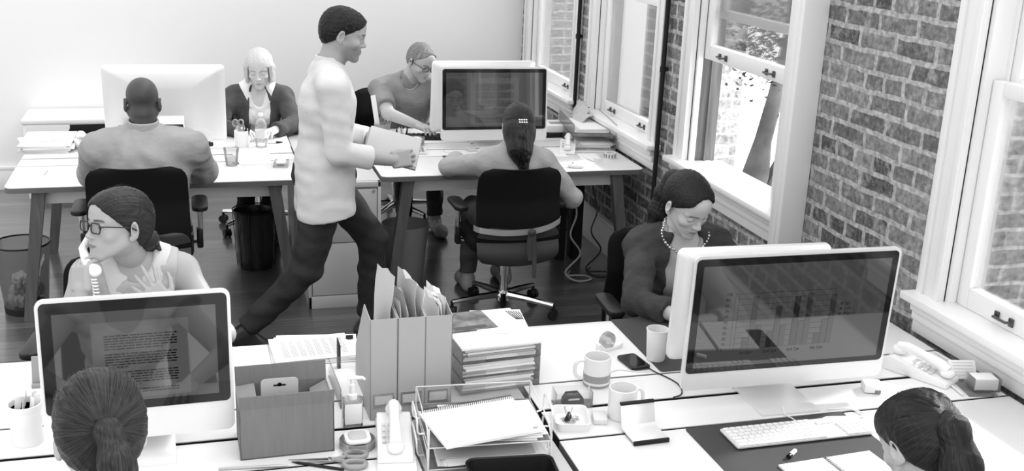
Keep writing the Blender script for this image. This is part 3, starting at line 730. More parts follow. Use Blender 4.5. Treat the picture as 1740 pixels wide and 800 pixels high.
class Person:
    def __init__(s, label, loc, yaw, pelvis, neck, head, hrot, fem, sc=1.0, skin=.5, group=None):
        s.t = T('person', label, 'person', (loc[0], loc[1], 0), 0, group); s.sc = sc; s.fem = fem
        s.pel = np.array(pelvis, float); s.neck = np.array(neck, float); s.head = np.array(head, float); s.hr = frame(*hrot); s.yaw = yaw
        s.fw = np.array((-math.sin(R(yaw)), math.cos(R(yaw)), 0)); s.rt = np.array((s.fw[1], -s.fw[0], 0)); s.up = nrm(s.neck-s.pel); s.fw2 = nrm(s.fw-s.up*(s.fw @ s.up))
        hw = (.165 if fem else .195)*sc; s.hw = hw
        s.sh = {q: s.neck+s.rt*hw*q-s.up*.055 for q in (-1, 1)}
        s.hip = {q: s.pel+s.rt*.09*sc*q-np.array((0, 0, .02)) for q in (-1, 1)}
        s.el, s.wr, s.kn, s.an, s.toe = {}, {}, {}, {}, {}; s.hands = []; s.skin = skin_mat(skin)
    def arm(s, q, hand, pole, l1=.285, l2=.255):
        s.el[q], s.wr[q] = ik(s.sh[q], hand, l1*s.sc, l2*s.sc, s.sh[q]+np.array(pole, float)); return s
    def leg(s, q, ankle, pole=None, l1=.42, l2=.42, toe=None):
        pole = s.fw*1+np.array((0, 0, .6)) if pole is None else np.array(pole, float)
        s.kn[q], s.an[q] = ik(s.hip[q], ankle, l1*s.sc, l2*s.sc, s.hip[q]+pole); s.toe[q] = s.an[q]+(s.fw if toe is None else np.array(toe, float))*.15*s.sc-np.array((0, 0, .055)); return s
    def sit(s, spread=.12, ahead=.40, dx=0):
        for q in (-1, 1): s.leg(q, s.pel*np.array((1, 1, 0))+s.rt*(spread*q+dx)+s.fw*(ahead+.04*q)+np.array((0, 0, .09)))
        return s
    def torso(s, d, o):
        rot = np.stack([s.rt, s.fw2, np.cross(s.rt, s.fw2)], 1); L = np.linalg.norm(s.neck-s.pel); k = s.sc; at = lambda t, f=0: s.pel+s.up*L*t+s.fw2*f
        d.ell(at(.0), np.array((.165 if s.fem else .165, .125, .12))*k+o, .05, rot=rot)
        d.ell(at(.28), np.array((.125 if s.fem else .15, .10 if s.fem else .115, .15))*k+o, .06, rot=rot)
        d.ell(at(.66), np.array((.145 if s.fem else .175, .105 if s.fem else .12, .16))*k+o, .06, rot=rot)
        if s.fem:
            for q in (-1, 1): d.ell(at(.60, .075*k)+s.rt*.062*k*q, np.array((.058, .052, .058))*k+o, .03, rot=rot)
        d.cap(s.sh[-1]*.86+s.sh[1]*.14, s.sh[1]*.86+s.sh[-1]*.14, .062*k+o, .062*k+o, .04)
        for q in (-1, 1): d.cap(s.neck+s.up*.01, s.sh[q], .046*k+o, .050*k+o, .04)
        return d
    def armp(s, d, q, o, to=1.0, o2=None):
        k = s.sc*(1 if s.fem else 1.12); o2 = o if o2 is None else o2
        d.cap(s.sh[q], s.el[q], .048*k+o, .038*k+o, .03)
        if to > 0: d.cap(s.el[q], s.el[q]+(s.wr[q]-s.el[q])*to, .038*k+o, (.038+(.024-.038)*to)*k+o2, .015)
        return d
    def legp(s, d, q, o, to=1.0):
        k = s.sc; e = s.kn[q]+(s.an[q]-s.kn[q])*to
        d.cap(s.hip[q], s.kn[q], .082*k+o, .056*k+o, .04); d.cap(s.kn[q], e, .054*k+o, (.054+(.034-.054)*to)*k+o, .02); return d
    def hand(s, q, fdir, back, **kw):
        """hand at the wrist of arm q: fingers point along fdir, the back of the hand faces back"""
        B = basis(fdir, back); side = -q; vox = kw.pop('vox', .004)
        v, f = hand_solid(side, sc=s.sc*(1.0 if not s.fem else .96), **kw).mesh(vox); s.hands.append((v @ B.T+s.wr[q], f)); return s
    def body(s, vox=.009, hvox=.004, tint={}, legs=True, full=True, hkw={}, bald=False):
        parts = []; tints = []
        nk = s.hr.T @ (s.neck-s.head)
        v, f = head_solid(nk, s.fem, **hkw).mesh(hvox); tints.append(head_tint(v, openness=hkw.get('eyes', 1), **tint)); parts.append((v @ s.hr.T+s.head, f))
        d = SDF(); s.torso(d, 0)
        for q in s.el: s.armp(d, q, 0)
        if legs:
            for q in s.kn: s.legp(d, q, 0); d.cap(s.an[q], s.an[q]*.25+s.toe[q]*.75, .026*s.sc, .020*s.sc, .02)
        v, f = d.mesh(vox); parts.append((v, f)); tints.append(np.ones(len(v)))
        for v, f in s.hands: parts.append((v, f)); tints.append(np.ones(len(v)))
        s.b = np_mesh('body', parts, s.skin, s.t, {'tint': tints}); return s
    def garment(s, name, d, m, vox=.007, warp=(.0035, 38, 1), parent=None):
        o = np_mesh(name, [d.mesh(vox, folds(*warp) if warp else None)], m, parent or s.t); return o
    def world(s, p): return s.hr @ np.array(p, float)+s.head
    def hair(s, solids, m, vox=.004, pole=(0, -.10, .03), freq=22, warp=(.0009, 150, 3), name='hair'):
        """solids: list of (SDF in head frame, flow) ; flow = pole point the strands radiate from, or ('x',) along a tail"""
        vs, at = [], []
        for d, fl in solids:
            v, f = d.mesh(vox, folds(*warp) if warp else None)
            if fl[0] == 'tail':
                ax = nrm(fl[2]); c = v-np.array(fl[1]); al = c @ ax; pr = c-np.outer(al, ax); e1 = nrm(np.cross(ax, (.3, .9, .1))); e2 = np.cross(ax, e1); an = np.arctan2(pr @ e2, pr @ e1)
                a = np.stack([an*fl[3], al*2, np.linalg.norm(pr, axis=1)*40], 1)
            else:
                p = np.array(fl[0]); ax = nrm(fl[1]); c = v-p; e1 = nrm(np.cross(ax, (.2, .1, .9))); e2 = np.cross(ax, e1); an = np.arctan2(c @ e2, c @ e1)
                a = np.stack([np.cos(an)*fl[2], np.sin(an)*fl[2], np.linalg.norm(c, axis=1)*5], 1)
            at.append(a); vs.append((v @ s.hr.T+s.head, f))
        return np_mesh(name, vs, m, s.t, {'strand': at})
    def wisps(s, pole, m, n=70, seed=1, lift=.003, r=.0006):
        rn = random.Random(seed); mb = MB(); c0 = np.array((0, -.02, .037)); rad = np.array((.083, .102, .092)); pd = nrm((np.array(pole)-c0)/rad); o = np.array(s.t.location)
        for i in range(n):
            a = rn.uniform(-2.0, 2.0); e = rn.uniform(.25, 1.2); sd = nrm((math.sin(a)*math.cos(e), math.cos(a)*math.cos(e), math.sin(e)))
            if sd[1] > .3 and sd[2] < .45: continue
            k = lift*rn.uniform(.3, 1.6); pts = []; w = rn.uniform(-.05, .05)
            for j in range(9):
                t = j/8; d = nrm(sd*(1-t)+pd*t+np.array((w, 0, w))*math.sin(PI*t)); pts.append(s.world(c0+d*(rad+k*math.sin(PI*min(t+.12, 1))+.001))-o)
            mb.tube(pts, [r*(.4+.6*math.sin(PI*min(1, .1+j/8))) for j in range(9)], 4)
        mb.build('loose_strands', m, s.t)
    def eyes(s, look=(0, 0), size=.0126, y=.0700, lid=.2):
        for q in (-1, 1):
            c = s.world((q*.031, y+.0012, -.0006)); t = bmesh.new(); bmesh.ops.create_uvsphere(t, u_segments=20, v_segments=14, radius=size)
            for fc in t.faces:
                z = fc.calc_center_median().z; fc.material_index = 1 if z > size*.80 else 0
            mx = Matrix.Translation(c) @ Matrix(s.hr.tolist()).to_4x4() @ Matrix.Rotation(R(-90+look[1]), 4, 'X') @ Matrix.Rotation(R(look[0]), 4, 'Y')
            t.transform(s.t.matrix_basis.inverted() @ mx); me = bpy.data.meshes.new('eye'); t.to_mesh(me); t.free(); link_mesh('eye', me, ['eye', 'iris'], s.t, sharp=0)
    def shoes(s, m, r=.042):
        for q in s.kn:
            d = SDF(); a, t = s.an[q], s.toe[q]; k = s.sc; fl = np.array((0, 0, 1.)); f = nrm((t-a)*np.array((1, 1, 0)))
            z0 = t[2]-.0+0
            heel = np.array((a[0], a[1], 0))-f*.03*k+fl*(a[2]-.09+.045); ball = t*1.0; ball = np.array((t[0], t[1], a[2]-.09+.04))
            d.cap(heel, ball, .040*k, .040*k, .03).cap(ball, ball+f*.05*k, .040*k, .030*k, .03).cap(a+fl*.0, heel+fl*.02+f*.03, .042*k, .042*k, .03)
            d.cut(np.array((a[0], a[1], a[2]-.09)), (0, 0, -1), .5)
            s.garment('shoe', d, m, .006, None)
def cap_hair(front=.088, low=-.092, thick=.0, rear=-.10, fz=.056, bx=0.0, arch=.050):
    d = SDF(); d.ell((0, -.020, .037), (.081+thick, .100+thick, .089+thick), .01)
    d.ell((0, -.055, -.005), (.070+thick, .060+thick, .075+thick), .04)
    d.ell((0, .034, .058), (.064+thick, .058+thick, .046+thick), .03)
    # keep only what lies behind the hairline plane
    a = np.array((0, front, fz)); b = np.array((0, rear, low)); n = nrm(np.cross((1, 0, 0), b-a)); n = n if n[2] < 0 else -n
    d.cut(a*.5+b*.5+n*.0, n, .30, .008)
    if arch: d.ell((bx, .108 if arch < .055 else .100, .024 if arch < .055 else .032), (.050, .046, arch) if arch < .055 else (.056, .062, arch), .015, '-')
    return d
# ---------------------------------------------------------------- the nine people
def collar(p, m, r=.062, h=.045, op=.03, gap=True):
    d = SDF(); c = p.neck+p.up*.015; nd = nrm(p.head-p.neck+p.hr @ np.array((0, -.05, -.05)))
    d.cap(c-nd*.02, c+nd*h, r+.010, r*.93+.006, .01).cap(c-nd*.06, c+nd*(h+.06), r-.002, r*.93-.006, .004, '-').cut(c+nd*h, nd, .2)
    if gap: d.ell(c+p.fw*r+nd*.03, (op*.5, op, .05), .01, '-', rot=np.stack([p.rt, p.fw, np.array((0, 0, 1.))], 1))
    p.garment('collar', d, m, .005, None)
def sleeved(p, o, to, cuff=.0, L=None):
    """torso and sleeves up to a share of the forearm (to), cut square; to<0 ends that share up the upper arm"""
    d = p.torso(SDF(), o)
    for q in p.el:
        if to >= 0: p.armp(d, q, o+.002, to, o+cuff); e = p.el[q]+(p.wr[q]-p.el[q])*to; d.cut(e-nrm(p.wr[q]-p.el[q])*.004, p.wr[q]-p.el[q], .075)
        else:
            e = p.sh[q]+(p.el[q]-p.sh[q])*-to; d.cap(p.sh[q], e, .05*p.sc+o+.004, .046*p.sc+o+.008, .03); d.cut(e-nrm(e-p.sh[q])*.004, e-p.sh[q], .085)
    return d
def neckhole(p, d, w=.06, depth=.09, f=.06):
    rot = np.stack([p.rt, p.fw2, np.cross(p.rt, p.fw2)], 1)
    return d.ell(p.neck+p.fw2*f+p.up*.03, (w, .08, depth), .01, '-', rot=rot).cap(p.neck-p.up*.05, p.neck+p.up*.2, w*.82, w*.9, .01, '-')
def open_front(p, d, w=.05, top=.0, skew=0, low=-.05):
    rot = np.stack([p.rt, p.fw2, np.cross(p.rt, p.fw2)], 1); c = p.pel*.45+p.neck*.55+p.fw2*.13
    return d.ell(c+p.up*.02, (w, .13, .36), .01, '-', rot=rot)
def trousers(p, m, to=.93, o=.014):
    d = SDF(); rot = np.stack([p.rt, p.fw2, np.cross(p.rt, p.fw2)], 1)
    d.ell(p.pel, np.array((.165, .13, .115))*p.sc+o, .05, rot=rot)
    for q in p.kn: p.legp(d, q, o, to); e = p.kn[q]+(p.an[q]-p.kn[q])*to; d.cut(e-nrm(p.an[q]-p.kn[q])*.004, p.an[q]-p.kn[q], .1)
    p.garment('trousers', d, m, .008, (.004, 34, 5))
def glasses(p, w=.050, h=.032, mt='black', r=.0021):
    m = MB(); lens = MB()
    def W(q): return Vector(p.world(q)-np.array(p.t.location))
    for s in (-1, 1):
        ring = [(s*.0325+a, .0985-.006*abs(a+s*.0)*12*(1 if a*s > 0 else .1), b-.002) for a, b in rrect(w, h, .011, 4)]
        m.tube([W(q) for q in ring], r, 6, closed=True)
        lens.poly([W(q) for q in ring], [tuple(range(len(ring)))])
        m.tube([W((s*.057, .092, .006)), W((s*.072, .06, .006)), W((s*.081, .0, .003)), W((s*.083, -.02, -.008))], r*1.1, 6)
    m.tube([W((-.009, .099, .004)), W((0, .103, .006)), W((.009, .099, .004))], r, 6)
    g = m.build('glasses', mt, p.t); lens.build('lens', 'lens', g)
def tailc(p, pts, rs, k=.03): return SDF().chain([np.array(q, float) for q in pts], rs, k)
dark_tr = cloth_mat('dark trousers cloth', .022, .035); denim = cloth_mat('grey denim', .05, .08); shoe_m = mat('black shoe leather', .015, .35); sneaker_m = mat('pale trainer', .32, .6, v2=.45, nscale=30)

from mathutils.bvhtree import BVHTree
def bvh(p, names):
    bv, bf = [], []
    for o in p.t.children:
        if o.name.startswith(names):
            k = len(bv); bv += [v.co+p.t.location for v in o.data.vertices]; bf += [[k+i for i in q.vertices] for q in o.data.polygons]
    return BVHTree.FromPolygons(bv, bf)
def collar_flap(p, names, m, a0, a1, rin, rout, rise=.012, th=.003):
    """a flat collar leaf on each side, draped on the garments"""
    tr = bvh(p, names); up = Vector(p.up)
    for q in (-1, 1):
        na, nr = 18, 6; top = []
        for i in range(na+1):
            u = i/na; a = R(a0+(a1-a0)*u); ro = rin+(rout-rin)*min(1, 3.2*math.sqrt(max(u*(1-u), 0)) if u < .5 else 1.0*math.sqrt(max(1-((u-.5)*2)**6, 0)))
            for j in range(nr+1):
                r_ = rin+(ro-rin)*j/nr+.0005; b = Vector(p.neck+p.rt*q*math.sin(a)*r_+p.fw2*math.cos(a)*r_+p.up*.01)
                h = tr.ray_cast(b+up*.16, -up, .5)[0]
                z = (h-b).dot(up) if h is not None else None
                top.append([b, z, (1-j/nr)])
        last = 0
        for t_ in top:
            if t_[1] is None or t_[1] > .09: t_[1] = last
            last = t_[1]
        V1 = [b+up*(z+.004+rise*k*k) for b, z, k in top]; V2 = [v+up*th for v in V1]; n = len(V1); w = nr+1; fs = []
        for i in range(na):
            for j in range(nr): k = i*w+j; fs += [(k, k+1, k+w+1, k+w), (n+k, n+k+w, n+k+w+1, n+k+1)]
            k = i*w; fs.append((k, k+w, n+k+w, n+k)); k += nr; fs.append((k, n+k, n+k+w, k+w))
        for j in range(nr): fs.append((j, n+j, n+j+1, j+1)); k = na*w+j; fs.append((k, k+1, n+k+1, n+k))
        mb = MB().poly([v-p.t.location for v in V1+V2], fs); bmesh.ops.smooth_vert(mb.bm, verts=mb.bm.verts[:], factor=.5, use_axis_x=True, use_axis_y=True, use_axis_z=True)
        mb.build('collar', m, p.t, sharp=60)
# 1 woman on the telephone
p = Person('woman in sleeveless collared top and glasses on the telephone, hand spread on her neck', (-.24, 3.80), 180, (-.235, 3.84, .56), (-.215, 3.75, .985), (-.258, 3.66, 1.128), (125, -9, 4), True, .95, .37)
p.arm(1, (-.372, 3.535, .945), (-.25, -.05, -.6)).arm(-1, (-.115, 3.545, .875), (.5, 0, -.5)).sit()
p.hand(1, (.03, .38, .92), (-.7, -.7, .2), curl=((38, 45, 30), (34, 42, 30), (30, 40, 28), (26, 38, 25)), spread=5, thumb=(20, 35), vox=.0028)
p.hand(-1, (-.56, .12, .82), (.1, -1, .1), curl=((6, 12, 8), (10, 10, 8), (14, 14, 10), (8, 12, 8)), spread=15, thumb=(48, 10), vox=.0028)
p.body(hvox=.0023, tint=dict(dark=.2, lip=.55), hkw=dict(mouth=.0012)); p.eyes((-8, 0)); glasses(p)
hm = hair_mat(.006, .030)
bun = SDF().ell((.0, -.112, -.050), (.046, .038, .036), .02).ell((.012, -.135, -.072), (.030, .026, .028), .015).cap((-.03, -.10, -.055), (.035, -.12, -.085), .020, .012, .02).cap((.02, -.13, -.05), (-.03, -.145, -.085), .014, .006, .01)
p.hair([(cap_hair(thick=.001), ((0, -.112, -.05), (0, -1, -.2), 12)), (bun, ((0, -.11, -.05), (0, -1, -.3), 9))], hm, .0032)
p.wisps((0, -.112, -.05), hm, 60, 2, .003, .0004)
top_m = cloth_mat('pale grey blouse', .40, .48, .15, 40)
d = p.torso(SDF(), .010)
for q in (-1, 1): d.cut(p.sh[q]-p.rt*q*.020, p.rt*q+np.array((0, 0, -.15)), .16, .008)
d = neckhole(p, d, .060, .085, .055); p.garment('blouse', d, top_m, .006, (.003, 40, 2))
collar_flap(p, ('blouse',), cloth_mat('pale collar', .58, .62, .1), 12, 150, .062, .118)
trousers(p, dark_tr); p.shoes(shoe_m)
P1 = p

# 2 woman with the bead necklace
p = Person('young woman in dark cardigan and bead necklace looking down at her work', (1.84, 3.88), 180, (1.835, 3.90, .56), (1.815, 3.80, .965), (1.800, 3.715, 1.105), (192, 30, 4), True, .95, .56)
p.arm(1, (1.70, 3.40, .755), (-.6, .0, -.35)).arm(-1, (1.98, 3.42, .755), (.6, .1, -.35)).sit()
p.hand(1, (.25, -1, -.05), (0, 0, 1), curl=(20, 25, 20)).hand(-1, (-.3, -1, -.05), (0, 0, 1), curl=(22, 26, 20))
p.body(hvox=.0023, tint=dict(dark=.2, lip=.6), hkw=dict(eyes=0))
tail = tailc(p, ((0, -.095, .05), (.004, -.122, .015), (.02, -.120, -.05), (.04, -.095, -.12), (.055, -.06, -.19), (.06, -.03, -.25)), (.028, .034, .037, .036, .030, .012), .03)
p.hair([(cap_hair(thick=.001, fz=.074, bx=-.004, arch=.066), ((0, -.11, .06), (0, -1, .3), 13)), (tail, ('tail', (0, -.15, 0), (0, .1, -1), 3))], hair_mat(.003, .018), .0032)
MB().tube([Vector(p.world((.032*math.cos(a), -.112+.012*math.sin(a), .04+.030*math.sin(a)))-np.array(p.t.location)) for a in np.linspace(0, 6.28, 17)[:-1]], .006, 6, closed=True).build('hair_band', 'black', p.t)
p.garment('top', neckhole(p, p.torso(SDF(), .009), .066, .095, .05), cloth_mat('pale grey top', .36, .42, .1, 30), .006, (.002, 30, 4))
card = cloth_mat('charcoal cardigan', .040, .060, .3, 60)
p.garment('cardigan', open_front(p, sleeved(p, .015, .6, .006), .088).cap(p.neck-p.up*.005, p.neck+p.up*.2, .070, .095, .01, '-'), card, .006, (.0045, 42, 6))
tree = bvh(p, ('body', 'top'))
path = []
for i in range(300):
    a = -2.3+4.6*i/299; dr = p.rt*math.sin(a)+p.fw2*math.cos(a); c = math.cos(a)
    ax = p.neck+p.fw2*.01+p.up*(.062-.020*(1+c)-.078*max(c, 0)**1.4)
    hit = tree.ray_cast(Vector(ax+dr*.115), Vector(-dr), .115)[0]
    if hit is not None: path.append(hit+Vector(dr)*.006-p.t.location)
nb = MB(); last = None; k_ = 0
for q in path:
    if last is None or (q-last).length > .0115: nb.sph(q, .0068 if k_ % 2 else .0056, 10); last = q; k_ += 1
nb.build('bead_necklace', 'pearl', p.t)
trousers(p, denim); p.shoes(shoe_m)

# 3 blonde woman
p = Person('blonde bob-haired woman in white blouse and dark cardigan seated at the back', (.40, 7.28), 180, (.40, 7.28, .56), (.395, 7.20, .955), (.405, 7.14, 1.098), (172, 16, 2), True, .97, .58)
p.arm(1, (.27, 6.80, .775), (-.5, .1, -.25)).arm(-1, (.46, 6.78, .775), (.55, .1, -.25)).sit(.075, dx=.05)
p.hand(1, (.4, -1, 0), (0, 0, 1), curl=(25, 30, 25)).hand(-1, (-.5, -1, 0), (0, 0, 1), curl=(25, 30, 25))
p.body(hvox=.003, tint=dict(dark=.55, lip=.7), hkw=dict(eyes=0))
bob = SDF().ell((0, -.014, .036), (.088, .107, .093), .01).ell((0, -.05, -.035), (.086, .062, .085), .03)
for s in (-1, 1): bob.cap((s*.074, .030, .03), (s*.074, .030, -.070), .018, .014, .02).cap((s*.078, -.02, .0), (s*.076, -.01, -.085), .022, .018, .02)
bob.box((0, .108, -.060), (.046, .07, .078), .018, .012, '-').cut((0, 0, -.098), (0, .0, -1), .25, .01)
p.hair([(bob, ((0, -.02, .12), (0, 0, 1), 10))], hair_mat(.5, .72, .45), .0036)
white_b = cloth_mat('white blouse cloth', .78, .84, .2, 50)
p.garment('blouse', neckhole(p, p.torso(SDF(), .007), .055, .11, .085), white_b, .006, (.002, 60, 8))
p.garment('cardigan', open_front(p, sleeved(p, .018, .9, .002), .066), cloth_mat('grey cardigan', .06, .09, .3, 60), .007, (.004, 40, 3))
collar_flap(p, ('blouse', 'cardigan'), white_b, 8, 140, .052, .115, .02)
trousers(p, cloth_mat('black tights', .012)); p.shoes(shoe_m)

# 4 grey haired man
p = Person('grey-haired man in polo shirt and glasses bent over his work at the back', (1.38, 7.40), 185, (1.37, 7.40, .57), (1.385, 7.25, .995), (1.452, 7.155, 1.137), (207, 24, -4), False, 1.0, .44)
p.arm(1, (1.37, 6.80, .785), (-.6, -.05, -.2)).arm(-1, (1.62, 6.85, .785), (.5, .1, -.3)).sit(dx=-.02)
p.hand(1, (.55, -1, -.1), (0, 0, 1), curl=(25, 30, 20)).hand(-1, (-.3, -1, 0), (0, 0, 1), curl=(25, 30, 25))
p.body(hvox=.003, tint=dict(dark=.5, lip=.75, beard=.85), hkw=dict(eyes=0)); glasses(p, .05, .028)
p.hair([(cap_hair(.086, -.085, -.003, -.095, .084, 0, .066), ((0, .0, .12), (0, 0, 1), 8))], hair_mat(.12, .36, .6), .0036, warp=(.0014, 220, 4))
polo = cloth_mat('grey polo cloth', .23, .28, .25, 40)
d = sleeved(p, .016, -.78); p.garment('polo_shirt', neckhole(p, d, .06, .06, .05), polo, .007, (.005, 32, 9)); collar(p, polo, .064, .042, .03)
trousers(p, denim); p.shoes(sneaker_m)

# 5 bald man
p = Person('bald man in pale shirt seated with his back to the camera', (-.235, 5.42), 0, (-.235, 5.40, .575), (-.235, 5.43, 1.035), (-.235, 5.475, 1.195), (0, 16, 0), False, 1.06, .056)
p.arm(-1, (-.36, 5.90, .785), (-.8, .05, -.62)).arm(1, (-.11, 5.90, .785), (.8, .05, -.62)).sit()
for q in (-1, 1): p.hand(q, (-.5*q, 1, -.05), (0, 0, 1), curl=(25, 30, 25))
p.body(hvox=.003, hkw=dict(eyes=0)); p.garment('shirt', sleeved(p, .026, .86, .008), cloth_mat('pale work shirt', .30, .36, .3, 30), .007, (.004, 34, 12)); collar(p, cloth_mat('pale collar', .36, .40), .070, .075, .03, False)
trousers(p, dark_tr); p.shoes(shoe_m)

# 6 long haired woman
p = Person('long-haired woman with a hair clip seated with her back to the camera', (1.60, 5.52), 0, (1.60, 5.49, .55), (1.645, 5.53, .895), (1.655, 5.555, 1.03), (-4, 12, 0), True, .95, .45)
p.arm(-1, (1.43, 5.96, .765), (-.7, -.1, -.15)).arm(1, (1.86, 5.72, .60), (.45, -.3, -.3)).sit()
p.hand(-1, (.2, 1, -.05), (0, 0, 1), curl=(20, 25, 20)).hand(1, (-.3, .8, -.5), (.3, .3, 1), curl=(25, 30, 25))
p.body(hvox=.003, hkw=dict(eyes=0))
long = SDF().ell((0, -.05, -.03), (.087, .078, .11), .03).chain([np.array(q) for q in ((-.012, -.075, -.02), (-.01, -.105, -.12), (.01, -.12, -.23))], (.074, .062, .022), .03).chain([np.array(q) for q in ((0, -.105, .02), (.0, -.14, -.05), (.02, -.15, -.17))], (.022, .026, .008), .012)
p.hair([(cap_hair(thick=.003), ((0, -.115, .02), (0, -1, .1), 12)), (long, ('tail', (0, -.02, 0), (0, -.1, -1), 5))], hair_mat(.004, .028, .34), .0034)
m = MB()
for a in range(4):
    for b in range(3): m.sph(Vector(p.world((-.018+a*.012, -.132-.004*(b == 1), .008+b*.013))-np.array(p.t.location)), .0065, 8)
m.build('hair_clip', 'chrome', p.t)
p.garment('cardigan', sleeved(p, .018, .85, .006), cloth_mat('grey cardigan cloth', .36, .42, .3, 40), .007, (.0045, 38, 15))
trousers(p, denim); p.shoes(mat('pale flat shoe', .3, .5))

# 7 near left woman
p = Person('brown-haired woman with a ponytail and white top, seen from behind at the near left', (-.21, 1.88), 0, (-.215, 1.84, .57), (-.212, 1.99, 1.02), (-.207, 2.10, 1.162), (10, 22, 2), True, .97, .5)
p.arm(-1, (-.36, 2.34, .765), (-.7, -.1, -.3)).arm(1, (-.03, 2.34, .765), (.7, -.1, -.3)).sit()
for q in (-1, 1): p.hand(q, (-.3*q, 1, -.05), (0, 0, 1), curl=(20, 25, 20))
p.body(hvox=.0026); p.eyes()
tail = tailc(p, ((0, -.105, .012), (.004, -.145, .012), (.014, -.165, -.045), (.030, -.158, -.13), (.042, -.135, -.21)), (.016, .022, .030, .034, .024), .02)
p.hair([(cap_hair(thick=.004), ((0, -.118, .012), (0, -1, .1), 13)), (tail, ('tail', (0, -.15, 0), (0, .0, -1), 4))], hair_mat(.005, .040, .45), .003, warp=(.0012, 110, 8))
p.wisps((0, -.118, .012), hair_mat(.015, .07, .4), 120, 3, .0045, .0004)
MB().tube([Vector(p.world((.017*math.cos(a), -.128, .012+.017*math.sin(a)))-np.array(p.t.location)) for a in np.linspace(0, 6.28, 17)[:-1]], .005, 6, closed=True).build('hair_band', 'lightgrey', p.t)
d = p.torso(SDF(), .010)
for q in (-1, 1): d.cap(p.sh[q], p.sh[q]+(p.el[q]-p.sh[q])*.25, .062, .07, .03); d.cut(p.sh[q]+(p.el[q]-p.sh[q])*.22, p.el[q]-p.sh[q], .1)
p.garment('top', neckhole(p, d, .075, .16, .07), cloth_mat('white summer top', .8, .85, .2, 40), .006, (.004, 40, 2)); trousers(p, denim); p.shoes(shoe_m)

# 8 near right woman
p = Person('dark-haired woman bent over a notebook, seen from behind at the near right', (1.65, 1.78), 0, (1.66, 1.74, .56), (1.645, 1.89, .870), (1.640, 2.02, .985), (8, 30, 0), True, .95, .5)
p.arm(-1, (1.56, 2.06, .655), (-.6, -.2, -.2)).arm(1, (1.72, 2.06, .655), (.6, -.2, -.2)).sit()
for q in (-1, 1): p.hand(q, (-.3*q, 1, -.05), (0, 0, 1), curl=(25, 30, 20))
p.body(hvox=.0026, hkw=dict(eyes=0))
tail = tailc(p, ((0, -.095, .055), (.0, -.118, .025), (.0, -.120, -.06), (.0, -.085, -.17)), (.022, .036, .044, .024), .03)
p.hair([(cap_hair(thick=.004), ((0, -.118, .05), (0, -1, .3), 13)), (tail, ('tail', (0, -.15, 0), (0, .0, -1), 4))], hair_mat(.004, .026, .36), .003)
p.wisps((0, -.11, .05), hair_mat(.01, .04, .4), 80, 5, .003, .0004)
p.garment('top', sleeved(p, .016, .5), cloth_mat('pale grey jumper', .4, .45), .007, (.004, 36, 4)); trousers(p, dark_tr); p.shoes(shoe_m)

# 9 walking man
p = Person('dark-haired man in white shirt and dark trousers striding past the filing cabinet with papers', (.60, 5.17), -90, (.585, 5.17, .90), (.610, 5.16, 1.40), (.682, 5.15, 1.565), (-98, 14, 0), False, 1.03, .36)
p.arm(1, (.875, 4.99, 1.00), (-.45, -.15, -.5)).arm(-1, (.90, 5.25, 1.03), (-.3, .3, -.6))
p.hand(1, (1, .25, .05), (-.1, -1, .35), curl=(30, 35, 30), thumb=(25, 40)).hand(-1, (1, -.35, .0), (0, .6, 1), curl=(30, 35, 30))
p.leg(1, (.185, 5.09, .150), (1, -.1, .1), toe=(.85, 0, -.35)).leg(-1, (.81, 5.27, .095), (1, .1, .2))
p.toe[1] = p.an[1]+np.array((.12, 0, -.085))
p.body(hvox=.003, tint=dict(dark=.3, lip=.8, beard=.6)); p.eyes((0, 15))
p.hair([(cap_hair(.086, -.075, -.001, -.095, .058), ((0, .0, .12), (0, 0, 1), 9))], hair_mat(.004, .018, .5), .0036, warp=(.0015, 200, 4))
ws = cloth_mat('white shirt cloth', .60, .68, .16, 22)
d = sleeved(p, .012, .62, .010)
for q in (-1, 1): d.cap(p.pel+np.array((0, .07*q, .05)), p.pel+np.array((.0, .085*q, -.16)), .125, .140, .05)
d.cut(p.pel-np.array((0, 0, .185)), (.12, 0, -1), .4)
p.garment('shirt', d, ws, .007, (.0022, 40, 5)); collar(p, ws, .064, .05, .03)
trousers(p, dark_tr, .95, .018)
for q in (-1, 1):
    d = SDF(); a, t_ = p.an[q], p.toe[q]; f = nrm(t_-a); hl = a+np.array((-.03, 0, -.052)) if q < 0 else a+np.array((-.035, 0, -.03))
    ball = np.array((t_[0]-.01, t_[1], .040)); d.cap(hl, ball, .038, .038, .03).cap(ball, ball+np.array((.07, 0, -.008)), .038, .028, .03).cap(a, hl, .042, .038, .03).cap(a+np.array((.02, 0, -.02)), ball, .036, .036, .03).cut((ball[0], ball[1], .003), (0, 0, -1), .4)
    p.garment('shoe', d, shoe_m, .006, None)
# ================================================================ THINGS ON THE NEAR LEFT DESK
rnd = random.Random(11)
def sheet(m, w, l, th, c=(0, 0, 0), rz=0, curl=0, n=6):
    """a sheet or stack: w by l, th thick, gently curled"""
    mx = Matrix.Translation(c) @ Matrix.Rotation(rz, 4, 'Z'); vs = []; fs = []
    for s in (0, 1):
        for j in range(n+1):
            for i in range(2): y = -l/2+l*j/n; vs.append((-w/2+w*i, y, th*s+curl*(2*j/n-1)**2*(1 if j > n/2 else .3)))
    k = 2*(n+1)
    for j in range(n):
        q = j*2; fs += [(q, q+2, q+3, q+1), (k+q, k+q+1, k+q+3, k+q+2), (q, k+q, k+q+2, q+2), (q+1, q+3, k+q+3, k+q+1)]
    fs += [(0, 1, k+1, k), (2*n, k+2*n, k+2*n+1, 2*n+1)]
    return m.poly(vs, fs, mx=mx)
def paper(label, w, l, loc, rz, group, mt='paper', th=.0012, curl=0, name='paper_sheet', cat='paper'):
    return tag(sheet(MB(), w, l, th, curl=curl).build(name, mt, None, loc, rz), label, cat, group)
